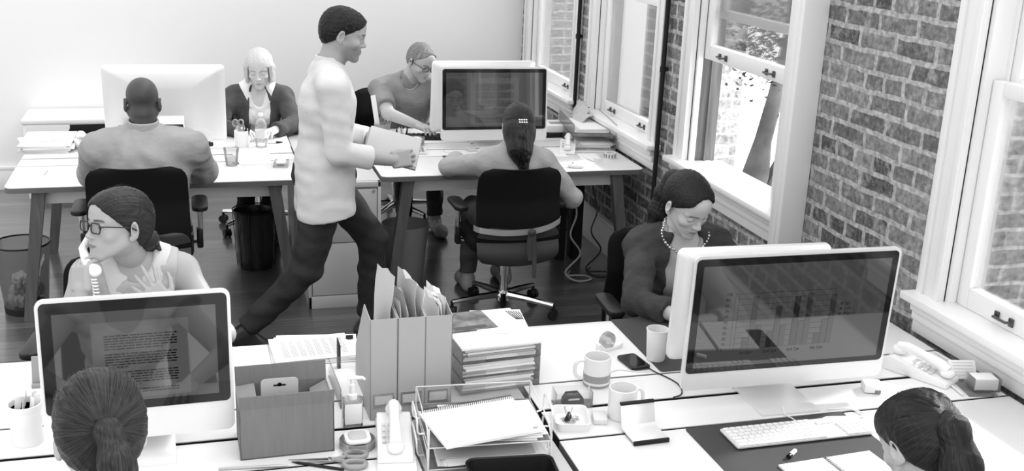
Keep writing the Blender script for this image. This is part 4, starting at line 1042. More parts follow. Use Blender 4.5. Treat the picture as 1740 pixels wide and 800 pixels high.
def cup_solid(r0, r1, h, th=.0025): return MB().lathe([(0, 0), (r0, 0), (r0+.001, .003), (r1, h), (r1-th, h+.0005), (r0-th, .004), (0, .004)])
def pen(name, label, cat, p0, p1, r, mt, group=None, tip=True):
    p0, p1 = Vector(p0), Vector(p1); d = (p1-p0); L = d.length; u = d/L
    m = MB().cyl((0, 0, 0), u*L*.86, r, n=10).cyl(u*L*.86, u*L, r, r*.25, 10)
    return tag(m.build(name, mt, None, p0), label, cat, group)
# white utensil cup with paper slips
t = T('pen_cup', 'white ceramic cup full of paper slips at the far left of the near desk', 'cup', (-.478, 2.965, D))
cup_solid(.039, .043, .115).build('cup_wall', 'ceramic', t); MB().lathe([(.043, .100), (.0455, .104), (.0455, .117), (.0425, .118), (.0425, .1)]).build('rim', 'ceramic', t)
for i in range(7):
    a = i*.9; c = (-.478+.018*math.cos(a), 2.965+.018*math.sin(a), D+.008)
    m = MB().box((.006*math.cos(a), .006*math.sin(a), .068), (.016, .0018, .13), .0004, rot=(R(8)*math.sin(a), R(10)*math.cos(a), a))
    tag(m.build('paper_slip', ['paper', 'paper2', 'paper3'][i % 3], None, c), 'paper slip standing in the white cup at the far left', 'paper', 'paper slips in the white cup')
t = T('document_stand', 'grey document stand behind the small monitor at the far left', 'stand', (-.46, 3.36, D))
MB().prism([(-.03, 0), (.03, 0), (.006, .085), (0, .085)], -.05, .07, 'x', bev=.001).build('wedge', 'greyplastic', t); MB().bx(-.05, -.045, 0, .07, -.03, .012, .002).build('ledge', 'greyplastic', t)
# open folder with printed sheets
t = T('paper_folder', 'open white folder lying at the far edge of the near left desk', 'folder', (.28, 3.44, D))
MB().box((-.135, -.01, .002), (.115, .19, .002), .0006).build('leaf', 'paper2', t); MB().box((.06, -.01, .002), (.27, .19, .002), .0006).build('leaf', 'paper2', t)
for i in range(4): paper('loose white sheet in the pile under the printed page', .27, .20, (.345+.004*i, 3.44+.006*i, D+.004+.0024*i), R(2-3*i), 'loose sheets in the open folder', th=.002)
t = T('printed_page', 'top printed page on the open folder with close lines of text', 'paper', (.34, 3.445, D+.0145), R(3))
sheet(MB(), .26, .20, .0008).build('page', 'paper', t); m = MB(); x = -.095
while x < .11:
    for k in range(4):
        e = .07 if k < 3 else .07-rnd.uniform(.0, .08); m.bx(x, -.07, .0008, x+.0022, e, .0011); x += .0048
    x += .008
m.build('printed_lines', 'print', t)
t = T('binder_clip', 'black binder clip at the top corner of the printed page', 'clip', (.475, 3.50, D+.0165)); MB().prism([(-.008, 0), (.008, 0), (.003, .010), (-.003, .010)], -.012, .012, 'x').build('jaw', 'black', t); MB().tube([(-.008, 0, .008), (-.035, .0, .004), (-.035, .008, .004), (-.008, .008, .008)], .0012, 5).build('lever', 'chrome', t)
# cardboard box
t = T('cardboard_box', 'open brown cardboard box with raised flaps beside the small monitor', 'box', (.203, 2.825, D), R(1))
w, d, h = .126, .083, .148
MB().bx(-w, -d, 0, w, d, .004).bx(-w, -d, 0, w, -d+.004, h).bx(-w, d-.004, 0, w, d, h).bx(-w, -d, 0, -w+.004, d, h).bx(w-.004, -d, 0, w, d, h).build('carton', 'card', t)
MB().poly([(-w, -d, h), (w, -d, h), (w, -d-.014, h+.043), (-w, -d-.014, h+.043), (-w, -d+.004, h), (w, -d+.004, h), (w, -d-.010, h+.043), (-w, -d-.010, h+.043)], [(0, 1, 2, 3), (7, 6, 5, 4), (0, 4, 5, 1), (2, 6, 7, 3), (1, 5, 6, 2), (0, 3, 7, 4)]).build('flap', 'card', t)
MB().poly([(-w, d, h), (w, d, h), (w, d+.012, h+.05), (-w, d+.012, h+.05), (-w, d-.004, h), (w, d-.004, h), (w, d+.008, h+.05), (-w, d+.008, h+.05)], [(0, 1, 2, 3), (7, 6, 5, 4), (0, 4, 5, 1), (2, 6, 7, 3), (1, 5, 6, 2), (0, 3, 7, 4)]).build('flap', 'card', t)
for s in (-1, 1): MB().poly([(s*w, -d+.01, h), (s*w, d-.01, h), (s*(w-.05), d-.02, h-.02 if s > 0 else h+.01), (s*(w-.05), -d+.02, h-.02 if s > 0 else h+.01), (s*(w-.004), -d+.01, h-.004), (s*(w-.004), d-.01, h-.004), (s*(w-.05), d-.02, h-.024 if s > 0 else h+.006), (s*(w-.05), -d+.02, h-.024 if s > 0 else h+.006)], [(0, 1, 2, 3), (7, 6, 5, 4), (0, 4, 5, 1), (2, 6, 7, 3), (1, 5, 6, 2), (0, 3, 7, 4)]).build('flap', 'cardin', t)
t = T('product_card', 'pale hang card with a slot standing inside the cardboard box', 'card', (.19, 2.80, D+.006))
o = rrect(.10, .20, .012, 4, 0, .10)
MB().prism(o, -.001, .001, 'y').build('card', 'kraft', t); MB().prism(rrect(.034, .005, .002, 2, 0, .180), -.0016, .0016, 'y').prism(rrect(.011, .011, .004, 3, 0, .182), -.0016, .0016, 'y').build('hang_slot', 'blackm', t)
MB().bx(-.04, -.001, .0, .04, .028, .13, .003).build('pack', 'lightgrey', t)
# sanitiser pump bottle
t = T('pump_bottle', 'clear pump bottle of hand gel with a white label', 'bottle', (.40, 2.89, D))
MB().prism(rrect(.060, .038, .012), 0, .085, 'z', bev=.004).build('bottle', 'plastic', t); MB().bx(-.024, -.0205, .012, .024, -.019, .075, .0004).build('label_panel', 'paper', t)
pm = MB().lathe([(.014, .083), (.014, .098), (.009, .102), (.009, .128), (.006, .130), (.006, .145)]).build('pump', 'white_plastic', t); MB().tube([(-.012, 0, .147), (.006, 0, .149), (.03, 0, .146), (.036, 0, .140)], [.006, .007, .005, .004], 8).build('nozzle', 'white_plastic', pm)
# round tub of tape
t = T('clear_tub', 'round clear plastic tub with a white lid in front of the pump bottle', 'tub', (.395, 2.757, D))
MB().lathe([(0, 0), (.046, 0), (.050, .004), (.050, .024), (.047, .026), (.047, .005), (0, .005)]).build('tub', 'plastic', t); MB().prism(rrect(.072, .072, .02), .024, .034, 'z', bev=.003).build('lid', 'white_plastic', t); MB().prism(rrect(.05, .05, .014), .033, .037, 'z', bev=.001).build('lid_insert', 'paper3', t)
# scissors and pencils
t = T('scissors', 'grey-handled scissors lying at the front of the near left desk', 'scissors', (.30, 2.685, D+.006), R(-10))
for s in (-1, 1):
    MB().poly([(-.10, s*.001, .002), (.02, s*.010, .002), (.02, -s*.004, .002), (-.10, s*.001, .004), (.02, s*.010, .004), (.02, -s*.004, .004)], [(0, 1, 2), (5, 4, 3), (0, 3, 4, 1), (1, 4, 5, 2), (0, 2, 5, 3)]).build('blade', 'aludark', t)
    c = (.078, -s*.027, .003); MB().tube([(c[0]+.030*math.cos(a), c[1]+.019*math.sin(a), .003) for a in np.linspace(0, 2*PI, 21)[:-1]], .0065, 8, closed=True).tube([(.015, s*.002, .003), (.05, -s*.012, .003)], .006, 8).build('finger_loop', 'greyplastic', t)
MB().cyl((.01, 0, .0), (.01, 0, .008), .005, n=10).build('screw', 'chrome', t)
pen('pencil', 'dark pencil lying left of the scissors', 'pencil', (.02, 2.70, D+.004), (.20, 2.682, D+.004), .004, 'aludark', 'loose pencils')
pen('pen', 'black pen lying under the scissor blades', 'pen', (.34, 2.63, D+.004), (.21, 2.70, D+.004), .0042, 'black')
# desk telephone
def telephone(label, loc, rz, handset=True):
    t = T('desk_telephone', label, 'telephone', loc, rz, 'white desk telephones')
    MB().prism([(-.11, 0), (.11, 0), (.11, .045), (.09, .052), (-.10, .02), (-.11, .012)], -.048, .048, 'x', bev=.004).build('base', 'white_plastic', t)
    if handset:
        hs = MB().tube([(0, -.088, .046), (0, -.06, .060), (0, 0, .074), (0, .06, .082), (0, .088, .076)], [.018, .017, .014, .017, .018], 12).sph((0, -.088, .038), (.024, .026, .016)).sph((0, .086, .066), (.024, .026, .018)).build('handset', 'white_plastic', t)
        MB().bx(-.012, -.02, .0865, .012, .012, .0885, .0005).build('handset_panel', 'lightgrey', hs) if False else None
    m = MB()
    for i in range(3):
        for j in range(4): m.box((-.03+.016*i, -.045+.02*j, .034+.0063*j), (.011, .012, .006), .0015)
    m.build('keypad', 'lightgrey', t)
    return t
telephone('white desk telephone with its handset on, at the right edge of the near left desk', (.495, 2.735, D), R(-8))
MB_ = None
tag(MB().bx(-.05, -.155, 0, .055, .165, .008, .002).build('notepad', 'paper', None, (.497, 2.745, D-.0), R(-8)), 'white pad lying under the white telephone', 'notepad')
bpy.data.objects['desk_telephone'].location.z += .0085
# acrylic sorter with papers and a black folder, left of the card files
def acrylic_tray(label, loc, rz, w, l, h, tiers, gap, front_open=True, mt='acrylic', group='clear acrylic letter trays', lip=.03, name='letter_tray'):
    t = T(name, label, 'tray', loc, rz, group)
    for k in range(tiers):
        z = k*gap; f = MB().bx(-w/2, -l/2, z, w/2, l/2, z+.003, .0008).build('shelf', mt, t)
        MB().bx(-w/2, -l/2, z+.003, -w/2+.003, l/2, z+h).build('side_panel', mt, t); MB().bx(w/2-.003, -l/2, z+.003, w/2, l/2, z+h).build('side_panel', mt, t)
        MB().bx(-w/2+.003, l/2-.003, z+.003, w/2-.003, l/2, z+h).build('back_panel', mt, t)
        if lip:
            for s in (-1, 1): MB().bx(s*(w/2-.003), -l/2, z+.003, s*w*.2, -l/2+.003, z+lip).build('front_lip', mt, t)
    return t
acrylic_tray('small clear acrylic tray of papers left of the card files', (.42, 3.12, D), R(2), .09, .24, .065, 1, .06, lip=0)
for i in range(4): paper('white sheet lying in the small acrylic tray', .078, .21, (.42, 3.12, D+.006+.006*i), R(2+i), 'papers in the small acrylic tray', th=.005)
tag(MB().box((0, 0, .05), (.004, .07, .10), .001).build('black_folder', 'blackm', None, (.41, 3.275, D)), 'black folder standing behind the left-hand card file', 'folder')
# three card magazine files
def magazine_file(x, y, rz, label, mt):
    t = T('magazine_file', label, 'magazine file', (x, y, D), rz, 'card magazine files'); w, l, h, th = .080, .245, .315, .0025
    MB().bx(-w/2, 0, 0, w/2, l, .003).bx(-w/2, 0, .003, w/2, th, h).bx(-w/2, l-th, .003, w/2, l, h*.45).build('spine', mt, t)
    for s in (-1, 1): MB().prism([(0, .003), (l, .003), (l, h*.45), (l*.55, h*.9), (.10, h+.012), (.03, h+.002), (0, h)], s*w/2, s*(w/2-th), 'x').build('side_panel', mt, t)
    hd = MB().bx(-.030, -.003, .042, .030, .001, .050).bx(-.030, -.003, .078, .030, .001, .083).bx(-.030, -.003, .050, -.026, .001, .078).bx(.026, -.003, .050, .030, .001, .078).build('label_holder', 'steel', t); MB().bx(-.026, -.0018, .050, .026, -.0005, .078).build('label_card', 'paper3', hd)
    return t
for i, (x, lab, mt) in enumerate(((.493, 'left-hand pale card magazine file holding a fat envelope', 'file'), (.574, 'middle card magazine file stuffed with several envelopes', 'file'), (.654, 'right-hand card magazine file with white sheets poking out', 'file'))):
    magazine_file(x, 2.905, R(1.5-i), lab, mt)
def packet(x, y, z, w, h, lean, mt, label, group, cat='envelope', name='envelope', seed=0):
    r = random.Random(seed); vs = []; fs = []; nx, nz = 4, 8
    for s in (0, 1):
        for j in range(nz+1):
            for i in range(nx+1):
                u, v = i/nx-.5, j/nz; vs.append((s*.010*(1-abs(2*u))*(.3+v*.5)+.004*math.sin(6*v+seed)+.004*r.uniform(-1, 1)*v, u*w*(1-.15*v), v*h+.012*r.uniform(-1, 1)*(j == nz)))
    k = (nx+1)*(nz+1)
    for j in range(nz):
        for i in range(nx):
            q = j*(nx+1)+i; fs += [(q, q+nx+1, q+nx+2, q+1), (k+q, k+q+1, k+q+nx+2, k+q+nx+1)]
        q = j*(nx+1); fs.append((q, k+q, k+q+nx+1, q+nx+1)); q += nx; fs.append((q, q+nx+1, k+q+nx+1, k+q))
    for i in range(nx): fs.append((i, i+1, k+i+1, k+i)); q = nz*(nx+1)+i; fs.append((q, k+q, k+q+1, q+1))
    o = tag(MB().poly(vs, fs).build(name, mt, None, (x, y, z), sharp=60), label, cat, group); o.rotation_euler = (0, R(lean), R(8)); return o
packet(.505, 3.03, D+.004, .18, .41, 1.5, 'kraft', 'fat crumpled envelope in the left-hand card file', None, seed=1)
for i, (dx, h, ln, mt) in enumerate(((-.024, .33, -3, 'paper2'), (-.010, .345, -1, 'paper3'), (.006, .385, 1, 'kraft'), (.018, .36, 3, 'paper2'))): packet(.574+dx, 3.04, D+.004, .19, h, ln, mt, ['white envelope leftmost in the middle card file', 'grey envelope second from left in the middle card file', 'tallest brown envelope in the middle card file', 'white envelope rightmost in the middle card file'][i], 'envelopes in the middle card file', seed=3+i)
for i in range(3): packet(.642+.012*i, 3.05, D+.004, .18, .315+.008*i, 2, 'paper', 'white sheets standing in the right-hand card file', 'white sheets in the right-hand card file', 'paper', 'paper_sheaf', seed=9+i)
# acrylic tray tower
acrylic_tray('clear acrylic three-tier tray tower stuffed with papers beside the card files', (.873, 3.185, D), R(5), .262, .29, .046, 3, .048, lip=.02)
for k in range(3):
    z = D+.0045+k*.048
    for i in range(6): paper('sheaf of papers stacked in the clear tray tower', .225+rnd.uniform(-.01, .02), .255+rnd.uniform(-.01, .012), (.873+rnd.uniform(-.006, .006), 3.18+rnd.uniform(-.006, .004), z+i*.0065), R(5+rnd.uniform(-1.2, 1.2)), 'papers in the tray tower', ['paper', 'paper2', 'paper3', 'paper'][i % 4], th=.0058)
    paper('thin folder among the papers of the tray tower', .20, .20, (.86, 3.15, z+.0395), R(7), 'thin folders in the tray tower', 'paper3', th=.002, name='folder', cat='folder') if k < 2 else None
z = D+.147
tag(sheet(MB(), .262, .30, .006).build('magazine', 'paper', None, (.873, 3.18, z), R(4)), 'white magazine lying on the tray tower under the dark photograph', 'magazine')
t = T('brochure', 'white brochure with a black striped corner design on the tray tower', 'brochure', (.925, 3.22, z+.0065), R(-6)); sheet(MB(), .17, .20, .003).build('cover', 'paper', t)
m = MB()
for i in range(6): m.tube([(.035+.008*i, .09-.002*i, .0032), (.045+.007*i, .05, .0032), (.06+.004*i, .01, .0032)], .0016, 4)
m.build('striped_design', 'blackm', t)
t = T('photograph', 'dark glossy photograph lying on top of the tray tower', 'photograph', (.815, 3.235, z+.0105), R(7)); sheet(MB(), .165, .155, .001).build('print', 'photo', t); MB().bx(-.06, -.07, .001, .05, -.045, .0014).build('dark_patch', 'darkprint', t)

# ================================================================ WIRE TRAYS ON THE CABINET BETWEEN THE NEAR DESKS
CT = .715
t = T('letter_tray', 'clear two-tier front tray with wire handles holding the spiral notebook', 'tray', (.735, 2.70, CT), R(-4), 'clear acrylic letter trays')
w, l = .335, .265
for k in range(2):
    z = .012+k*.065; MB().bx(-w/2, -l/2, z, w/2, l/2, z+.003, .0008).build('shelf', 'acrylic', t)
    MB().bx(-w/2, l/2-.003, z+.003, w/2, l/2, z+.058).build('back_panel', 'acrylic', t)
    MB().tube([(-w/2, -l/2, z+.012), (-w/2, -l/2+.03, z+.045), (-w/2, l/2, z+.058), (w/2, l/2, z+.058), (w/2, -l/2+.03, z+.045), (w/2, -l/2, z+.012)], .0022, 6).tube([(-w/2, -l/2, z+.002), (w/2, -l/2, z+.002), (w/2, l/2, z+.002), (-w/2, l/2, z+.002)], .002, 6, closed=True).build('wire_rim', 'lightgrey', t)
    for s in (-1, 1): MB().tube(crv([(s*w/2, -.05, z+.004), (s*(w/2+.018), -.055, z+.01), (s*(w/2+.022), -.05, z+.05), (s*(w/2+.022), .04, z+.058), (s*(w/2+.018), .045, z+.012), (s*w/2, .04, z+.004)], 4), .0028, 6).build('wire_handle', 'alu', t)
for sx in (-1, 1):
    for sy in (-1, 1): MB().tube([(sx*w/2, sy*l/2, 0), (sx*w/2, sy*l/2, .135)], .0028, 6).build('post', 'lightgrey', t)
z = CT+.016
for i in range(4): paper('sheet in the lower front tray', .29, .225, (.74+.004*i, 2.685-.004*i, z+.003+.004*i), R(-5+2*i), 'papers in the lower front tray', ['paper', 'paper2', 'paper', 'paper'][i], th=.003)
paper('grey document cover in the lower front tray', .27, .21, (.73, 2.69, z+.0205), R(-4), None, 'paper3', th=.0015, name='document', cat='document')
z = CT+.081
for i in range(3): paper('sheet under the spiral notebook in the upper front tray', .27, .215, (.745+.008*i, 2.69, z+.001+.003*i), R(-12+5*i), 'papers in the upper front tray', ['paper3', 'paper2', 'paper'][i], th=.002)
t = T('spiral_notebook', 'white spiral notebook lying across the upper front tray', 'notebook', (.722, 2.665, z+.0125), R(9)); sheet(MB(), .285, .215, .008, curl=.004).build('pages', 'paper', t)
m = MB()
for i in range(44): x = -.138+i*.0064; m.tube([(x, .1+.006*math.cos(a), .012+.008*math.sin(a)) for a in np.linspace(0, 2*PI, 9)[:-1]], .0009, 4, closed=True)
m.build('spiral_wire', 'blackm', t); MB().bx(.115, -.098, .0125, .130, -.092, .0132).build('print_mark', 'print', t)
t = T('plastic_tray', 'black shallow plastic tray in front of the clear trays', 'tray', (.765, 2.47, CT), R(-5))
o1, o2 = rrect(.22, .15, .022), rrect(.235, .165, .026); n = len(o1)
MB().poly([(x, y, 0) for x, y in o1]+[(x, y, .045) for x, y in o2]+[(x*.96, y*.95, .045) for x, y in o2]+[(x*.96, y*.95, .004) for x, y in o1], [tuple(range(n-1, -1, -1))]+[(a*n+i, a*n+(i+1) % n, (a+1)*n+(i+1) % n, (a+1)*n+i) for a in range(3) for i in range(n)]+[tuple(3*n+i for i in range(n))]).build('tray', 'black', t)
MB().tube([(x, y, .045) for x, y in o2], .0035, 6, closed=True).build('rim', 'black', t)

# ================================================================ THINGS ON THE NEAR RIGHT DESK
def mug(label, loc, rz, band=False):
    t = T('mug', label, 'mug', loc, rz, 'white mugs'); r, h = .043, .098
    MB().lathe([(0, 0), (r-.004, 0), (r-.001, .004), (r, .010), (r, h-.002), (r-.002, h), (r-.004, h-.001), (r-.004, .008), (0, .007)], n=36).build('cup_wall', 'ceramic', t)
    MB().tube(crv([(r-.003, 0, h*.82), (r+.014, 0, h*.84), (r+.027, 0, h*.70), (r+.028, 0, h*.42), (r+.016, 0, h*.24), (r-.003, 0, h*.22)]), .0058, 10).build('handle', 'ceramic', t)
    if band: MB().lathe([(r, .018), (r+.0006, .018), (r+.0006, .042), (r, .042)], n=36).build('band', 'band', t); MB().lathe([(r, .003), (r+.0006, .004), (r+.0006, .010), (r, .010)], n=36).build('band', 'band', t)
    return t
mug('white mug with a grey band round its lower half', (1.197, 3.02, D), R(170), True)
mug('plain white mug with its handle turned right', (1.192, 2.785, D), R(10))
t = T('tape_dispenser', 'white tape dispenser with a clear roll beside the banded mug', 'tape dispenser', (1.335, 3.275, D), R(20))
MB().prism([(-.05, 0), (.055, 0), (.058, .020), (.03, .012), (.015, .010), (-.02, .012), (-.045, .035), (-.05, .03)], -.012, .012, 'y', bev=.002).build('body', 'white_plastic', t); MB().prism([(.031+.0*i, 0) if False else (.031*math.cos(a)-.008, .036+.031*math.sin(a)) for i, a in enumerate(np.linspace(0, 2*PI, 25)[:-1])], -.008, .008, 'y').build('tape_roll', 'plastic', t); MB().cyl((-.008, -.0085, .036), (-.008, .0085, .036), .012, n=18).build('hub', 'lightgrey', t)
t = T('mobile_phone', 'black mobile phone lying by the banded mug, a cable plugged in', 'phone', (1.375, 3.145, D+.0032), R(8)); MB().prism(rrect(.07, .115, .012), 0, .010, 'z', bev=.003).build('case', 'black', t); MB().prism(rrect(.058, .09, .004), .0098, .0108, 'z').build('display', 'bezel', t)
tag(MB().tube(crv([(1.405, 3.10, D+.006), (1.42, 3.06, D+.004), (1.44, 3.02, D+.003), (1.455, 2.97, D+.003), (1.45, 2.92, D+.003), (1.43, 2.885, D+.003), (1.40, 2.873, D+.003)]), .0022, 6).build('charging_cable', 'black'), 'thin black cable running from the mobile phone to the gap in the desk', 'cable')
tag(MB().tube(crv([(1.27, 3.09, D+.003), (1.31, 3.105, D+.003), (1.36, 3.08, D+.003), (1.41, 3.075, D+.003)]), .002, 6).build('charging_cable', 'white_plastic'), 'white cable behind the banded mug', 'cable')
tag(MB().prism(rrect(.66, .47, .01), 0, .003, 'z').build('desk_mat', 'mat_', None, (1.77, 3.30, D)), 'charcoal desk mat under the arms of the bead necklace woman', 'mat')
t = T('paper_cup', 'tall white paper cup on the far desk mat next to the monitor', 'cup', (1.463, 3.165, D+.0032)); cup_solid(.030, .037, .108, .001).build('cup_wall', 'paper', t); MB().tube([(.037*math.cos(a), .037*math.sin(a), .108) for a in np.linspace(0, 2*PI, 29)[:-1]], .0018, 6, closed=True).build('rim', 'paper', t)
t = T('clip_dish', 'square white dish of paper clips and a binder clip', 'dish', (1.028, 2.775, D), R(-12))
o1, o2 = rrect(.088, .115, .014), rrect(.104, .132, .018); n = len(o1)
MB().poly([(x, y, 0) for x, y in o1]+[(x, y, .028) for x, y in o2]+[(x*.95, y*.955, .028) for x, y in o2]+[(x*.95, y*.95, .004) for x, y in o1], [tuple(range(n-1, -1, -1))]+[(a*n+i, a*n+(i+1) % n, (a+1)*n+(i+1) % n, (a+1)*n+i) for a in range(3) for i in range(n)]+[tuple(3*n+i for i in range(n))]).build('dish', 'white_plastic', t)
for i in range(22):
    r_ = random.Random(i); pts = [(-.010, .003, 0), (.008, .003, 0), (.011, 0, 0), (.008, -.003, 0), (-.008, -.003, 0), (-.010, -.001, 0), (-.006, .0015, 0), (.005, .0015, 0)]
    o = tag(MB().tube(pts, .0006, 4).build('paper_clip', 'steel', None, (1.03+r_.uniform(-.026, .026), 2.772+r_.uniform(-.036, .03), D+.0055+.0012*(i % 6))), 'small wire paper clip in the square white dish', 'paper clip', 'paper clips in the dish'); o.rotation_euler = (r_.uniform(-.2, .2), r_.uniform(-.2, .2), r_.uniform(0, 6))
t = T('binder_clip', 'black binder clip with silver levers in the square white dish', 'clip', (1.022, 2.785, D+.011), R(60)); MB().prism([(-.009, 0), (.009, 0), (.003, .014), (-.003, .014)], -.016, .016, 'x').build('jaw', 'black', t)
for s in (-1, 1): MB().tube([(-.006, s*.004, .012), (-.004, s*.012, .036), (.004, s*.012, .036), (.006, s*.004, .012)], .0011, 5).build('lever', 'chrome', t)
t = T('clear_box', 'clear acrylic box with a dark sharpener inside behind the clip dish', 'box', (1.072, 2.895, D), R(-6)); MB().bx(-.058, -.03, 0, .058, .03, .003).bx(-.058, -.03, .003, -.055, .03, .05).bx(.055, -.03, .003, .058, .03, .05).bx(-.055, -.03, .003, .055, -.027, .05).bx(-.055, .027, .003, .055, .03, .05).build('box', 'acrylic', t)
t = T('sharpener', 'dark sharpener inside the clear acrylic box', 'sharpener', (1.075, 2.897, D+.0035)); MB().prism([(-.034, 0), (.034, 0), (.03, .02), (.018, .034), (-.02, .034), (-.032, .016)], -.016, .016, 'y', bev=.003).build('body', 'black', t); MB().bx(-.02, -.017, .016, .016, -.0155, .022).build('blade', 'chrome', t)
tag(MB().box((0, 0, .009), (.042, .065, .018), .004).build('eraser', 'lightgrey', None, (1.118, 2.775, D), R(-14)), 'small pale block between the clip dish and the plain mug', 'eraser')
t = T('phone_stand', 'empty bent metal phone stand with dark edges in front of the plain mug', 'stand', (1.212, 2.655, D), R(2))
MB().prism([(-.05, .006), (-.05, .012), (.032, .012), (.042, .018), (.060, .078), (.066, .076), (.049, .014), (.037, .006)], -.054, .054, 'x', bev=.001).build('plate', 'alu', t); MB().bx(-.056, -.054, 0, .056, -.046, .014, .003).bx(-.05, -.05, 0, .05, .036, .006).build('base_strip', 'blackm', t); MB().bx(-.054, .056, .074, .054, .069, .082, .002).build('edge_strip', 'blackm', t)
tag(MB().prism(rrect(.53, .40, .012), 0, .003, 'z').build('desk_mat', 'mat_', None, (1.615, 2.475, D), R(1)), 'charcoal desk mat under the white keyboard', 'mat')
# keyboard
t = T('keyboard', 'white full-size keyboard in front of the bar chart monitor', 'keyboard', (1.665, 2.572, D+.0032), R(.5))
MB().prism(rrect(.455, .118, .008), .004, .010, 'z', bev=.0015).bx(-.21, .045, 0, .21, .055, .005).build('case', 'alu', t)
kme = {}
def key(x, y, w, d):
    k = (round(w, 4), round(d, 4))
    if k not in kme:
        m = MB().box((0, 0, .0025), (w-.003, d-.003, .005), .0012); o = m.build('key', 'white_plastic', t); kme[k] = o
    else: o = kme[k].copy(); C.objects.link(o); o.parent = t
    o.location = (x, y, .0095)
U = .0193; cnt = 0; x0 = -.221
for r_, row in enumerate(([1.5, 1, 1, 1, 1, 6, 1, 1, 1.5], [2]+[1]*10+[2.0], [1.6]+[1]*11+[1.4], [1.4]+[1]*12+[.6], [1]*13+[1], [1]*14)):
    y = -.049+r_*.0195; x = x0
    s_ = 15*U/sum(row)*.98
    for u in row: key(x+u*s_/2, y, u*s_, .019 if r_ < 5 else .014); x += u*s_
for r_ in range(4):
    for k in range(4): key(.142+.0205*k+.0, -.049+.0195*r_, .0195, .019)
for k in range(3): key(.085+.0*k+.0195*k-.0, -.049+.0195*(5 if False else 4), .0195, .019)
tag(MB().tube(crv([(1.70, 2.63, D+.006), (1.695, 2.66, D+.006), (1.69, 2.69, D+.004), (1.70, 2.73, D+.012)]), .0022, 6).build('keyboard_cable', 'white_plastic'), 'white cable from the keyboard to the monitor foot', 'cable')
tag(MB().tube(crv([(1.78, 2.628, D+.006), (1.80, 2.645, D+.006), (1.86, 2.64, D+.005), (1.92, 2.63, D+.005), (1.93, 2.66, D+.005), (1.90, 2.69, D+.004), (1.84, 2.70, D+.004)]), .0028, 6).box((1.785, 2.63, D+.007), (.03, .012, .007), .002).build('usb_cable', 'white_plastic'), 'white looped cable with a plug behind the keyboard', 'cable')
t = T('marker_pen', 'short white marker with a black cap on the near desk mat', 'marker', (1.572, 2.449, D+.010), R(38)); MB().cyl((-.004, 0, 0), (.028, 0, 0), .0068, n=14).build('barrel', 'white_plastic', t); MB().cyl((-.018, 0, 0), (-.004, 0, 0), .0072, n=14).build('cap', 'black', t)
t = T('spiral_notebook', 'open spiral notebook at the bottom edge before the near right woman', 'notebook', (1.665, 2.315, D+.0032), R(4))
for s in (-1, 1): sheet(MB(), .145, .20, .006, c=(s*.078, 0, 0)).build('pages', 'paper', t)
m = MB()
for i in range(24): y = -.094+i*.0082; m.tube([(.007*math.cos(a), y, .006+.006*math.sin(a)) for a in np.linspace(0, 2*PI, 9)[:-1]], .0009, 4, closed=True)
m.build('spiral_wire', 'steel', t); m = MB()
for s in (-1, 1):
    for i in range(9): m.bx(s*.078-.06, .075-i*.018, .006, s*.078+.05-(.03 if i % 3 == 2 else 0), .0762-i*.018, .0063)
m.build('handwriting', 'print', t)
t = T('power_adapter', 'small white square adapter right of the bar chart monitor', 'adapter', (2.062, 2.80, D), R(-20)); MB().box((0, 0, .016), (.06, .06, .028), .006).build('case', 'white_plastic', t); MB().box((.012, -.0305, .010), (.018, .002, .010)).build('socket', 'cabdark', t)
telephone('white desk telephone with its handset on, under the nearest window', (2.30, 2.875, D), R(28))
t = T('memo_tray', 'clear acrylic memo tray by the wall at the near right', 'tray', (2.42, 2.775, D), R(-12)); MB().box((0, 0, .004), (.10, .19, .006), .002).build('base', 'acrylic', t)
t = T('note_box', 'clear box of white note paper on the memo tray', 'note box', (2.43, 2.735, D+.0075), R(-12)); MB().bx(-.045, -.035, 0, .045, .035, .003).bx(-.045, -.035, .003, -.042, .035, .045).bx(.042, -.035, .003, .045, .035, .045).bx(-.042, -.035, .003, .042, -.032, .045).bx(-.042, .032, .003, .042, .035, .045).build('box', 'acrylic', t)
tag(MB().box((0, 0, .0), (.078, .058, .036), .001).build('note_block', 'paper', None, (2.43, 2.735, D+.030), R(-12)), 'block of white notes inside the clear note box', 'notes')
t = T('desk_calendar', 'tilted white desk calendar behind the clear note box', 'calendar', (2.425, 2.835, D+.0075), R(-12)); MB().prism([(-.03, 0), (.03, 0), (.012, .05), (.006, .05)], -.045, .045, 'x', bev=.001).build('block', 'paper', t); m = MB()
for i in range(5): m.box((0, -.0255+.0068*i-.0, .012+.0085*i), (.07, .0006, .0012), rot=(R(-60), 0, 0))
m.build('printed_lines', 'paper3', t)
pen('pen', 'long dark pen by the wall behind the desk calendar', 'pen', (2.475, 2.90, D+.005), (2.47, 3.04, D+.005), .005, 'lightgrey')
pen('pencil', 'pencil lying left of the memo tray under the window', 'pencil', (2.335, 2.70, D+.005), (2.36, 2.90, D+.005), .004, 'paper2', 'loose pencils')

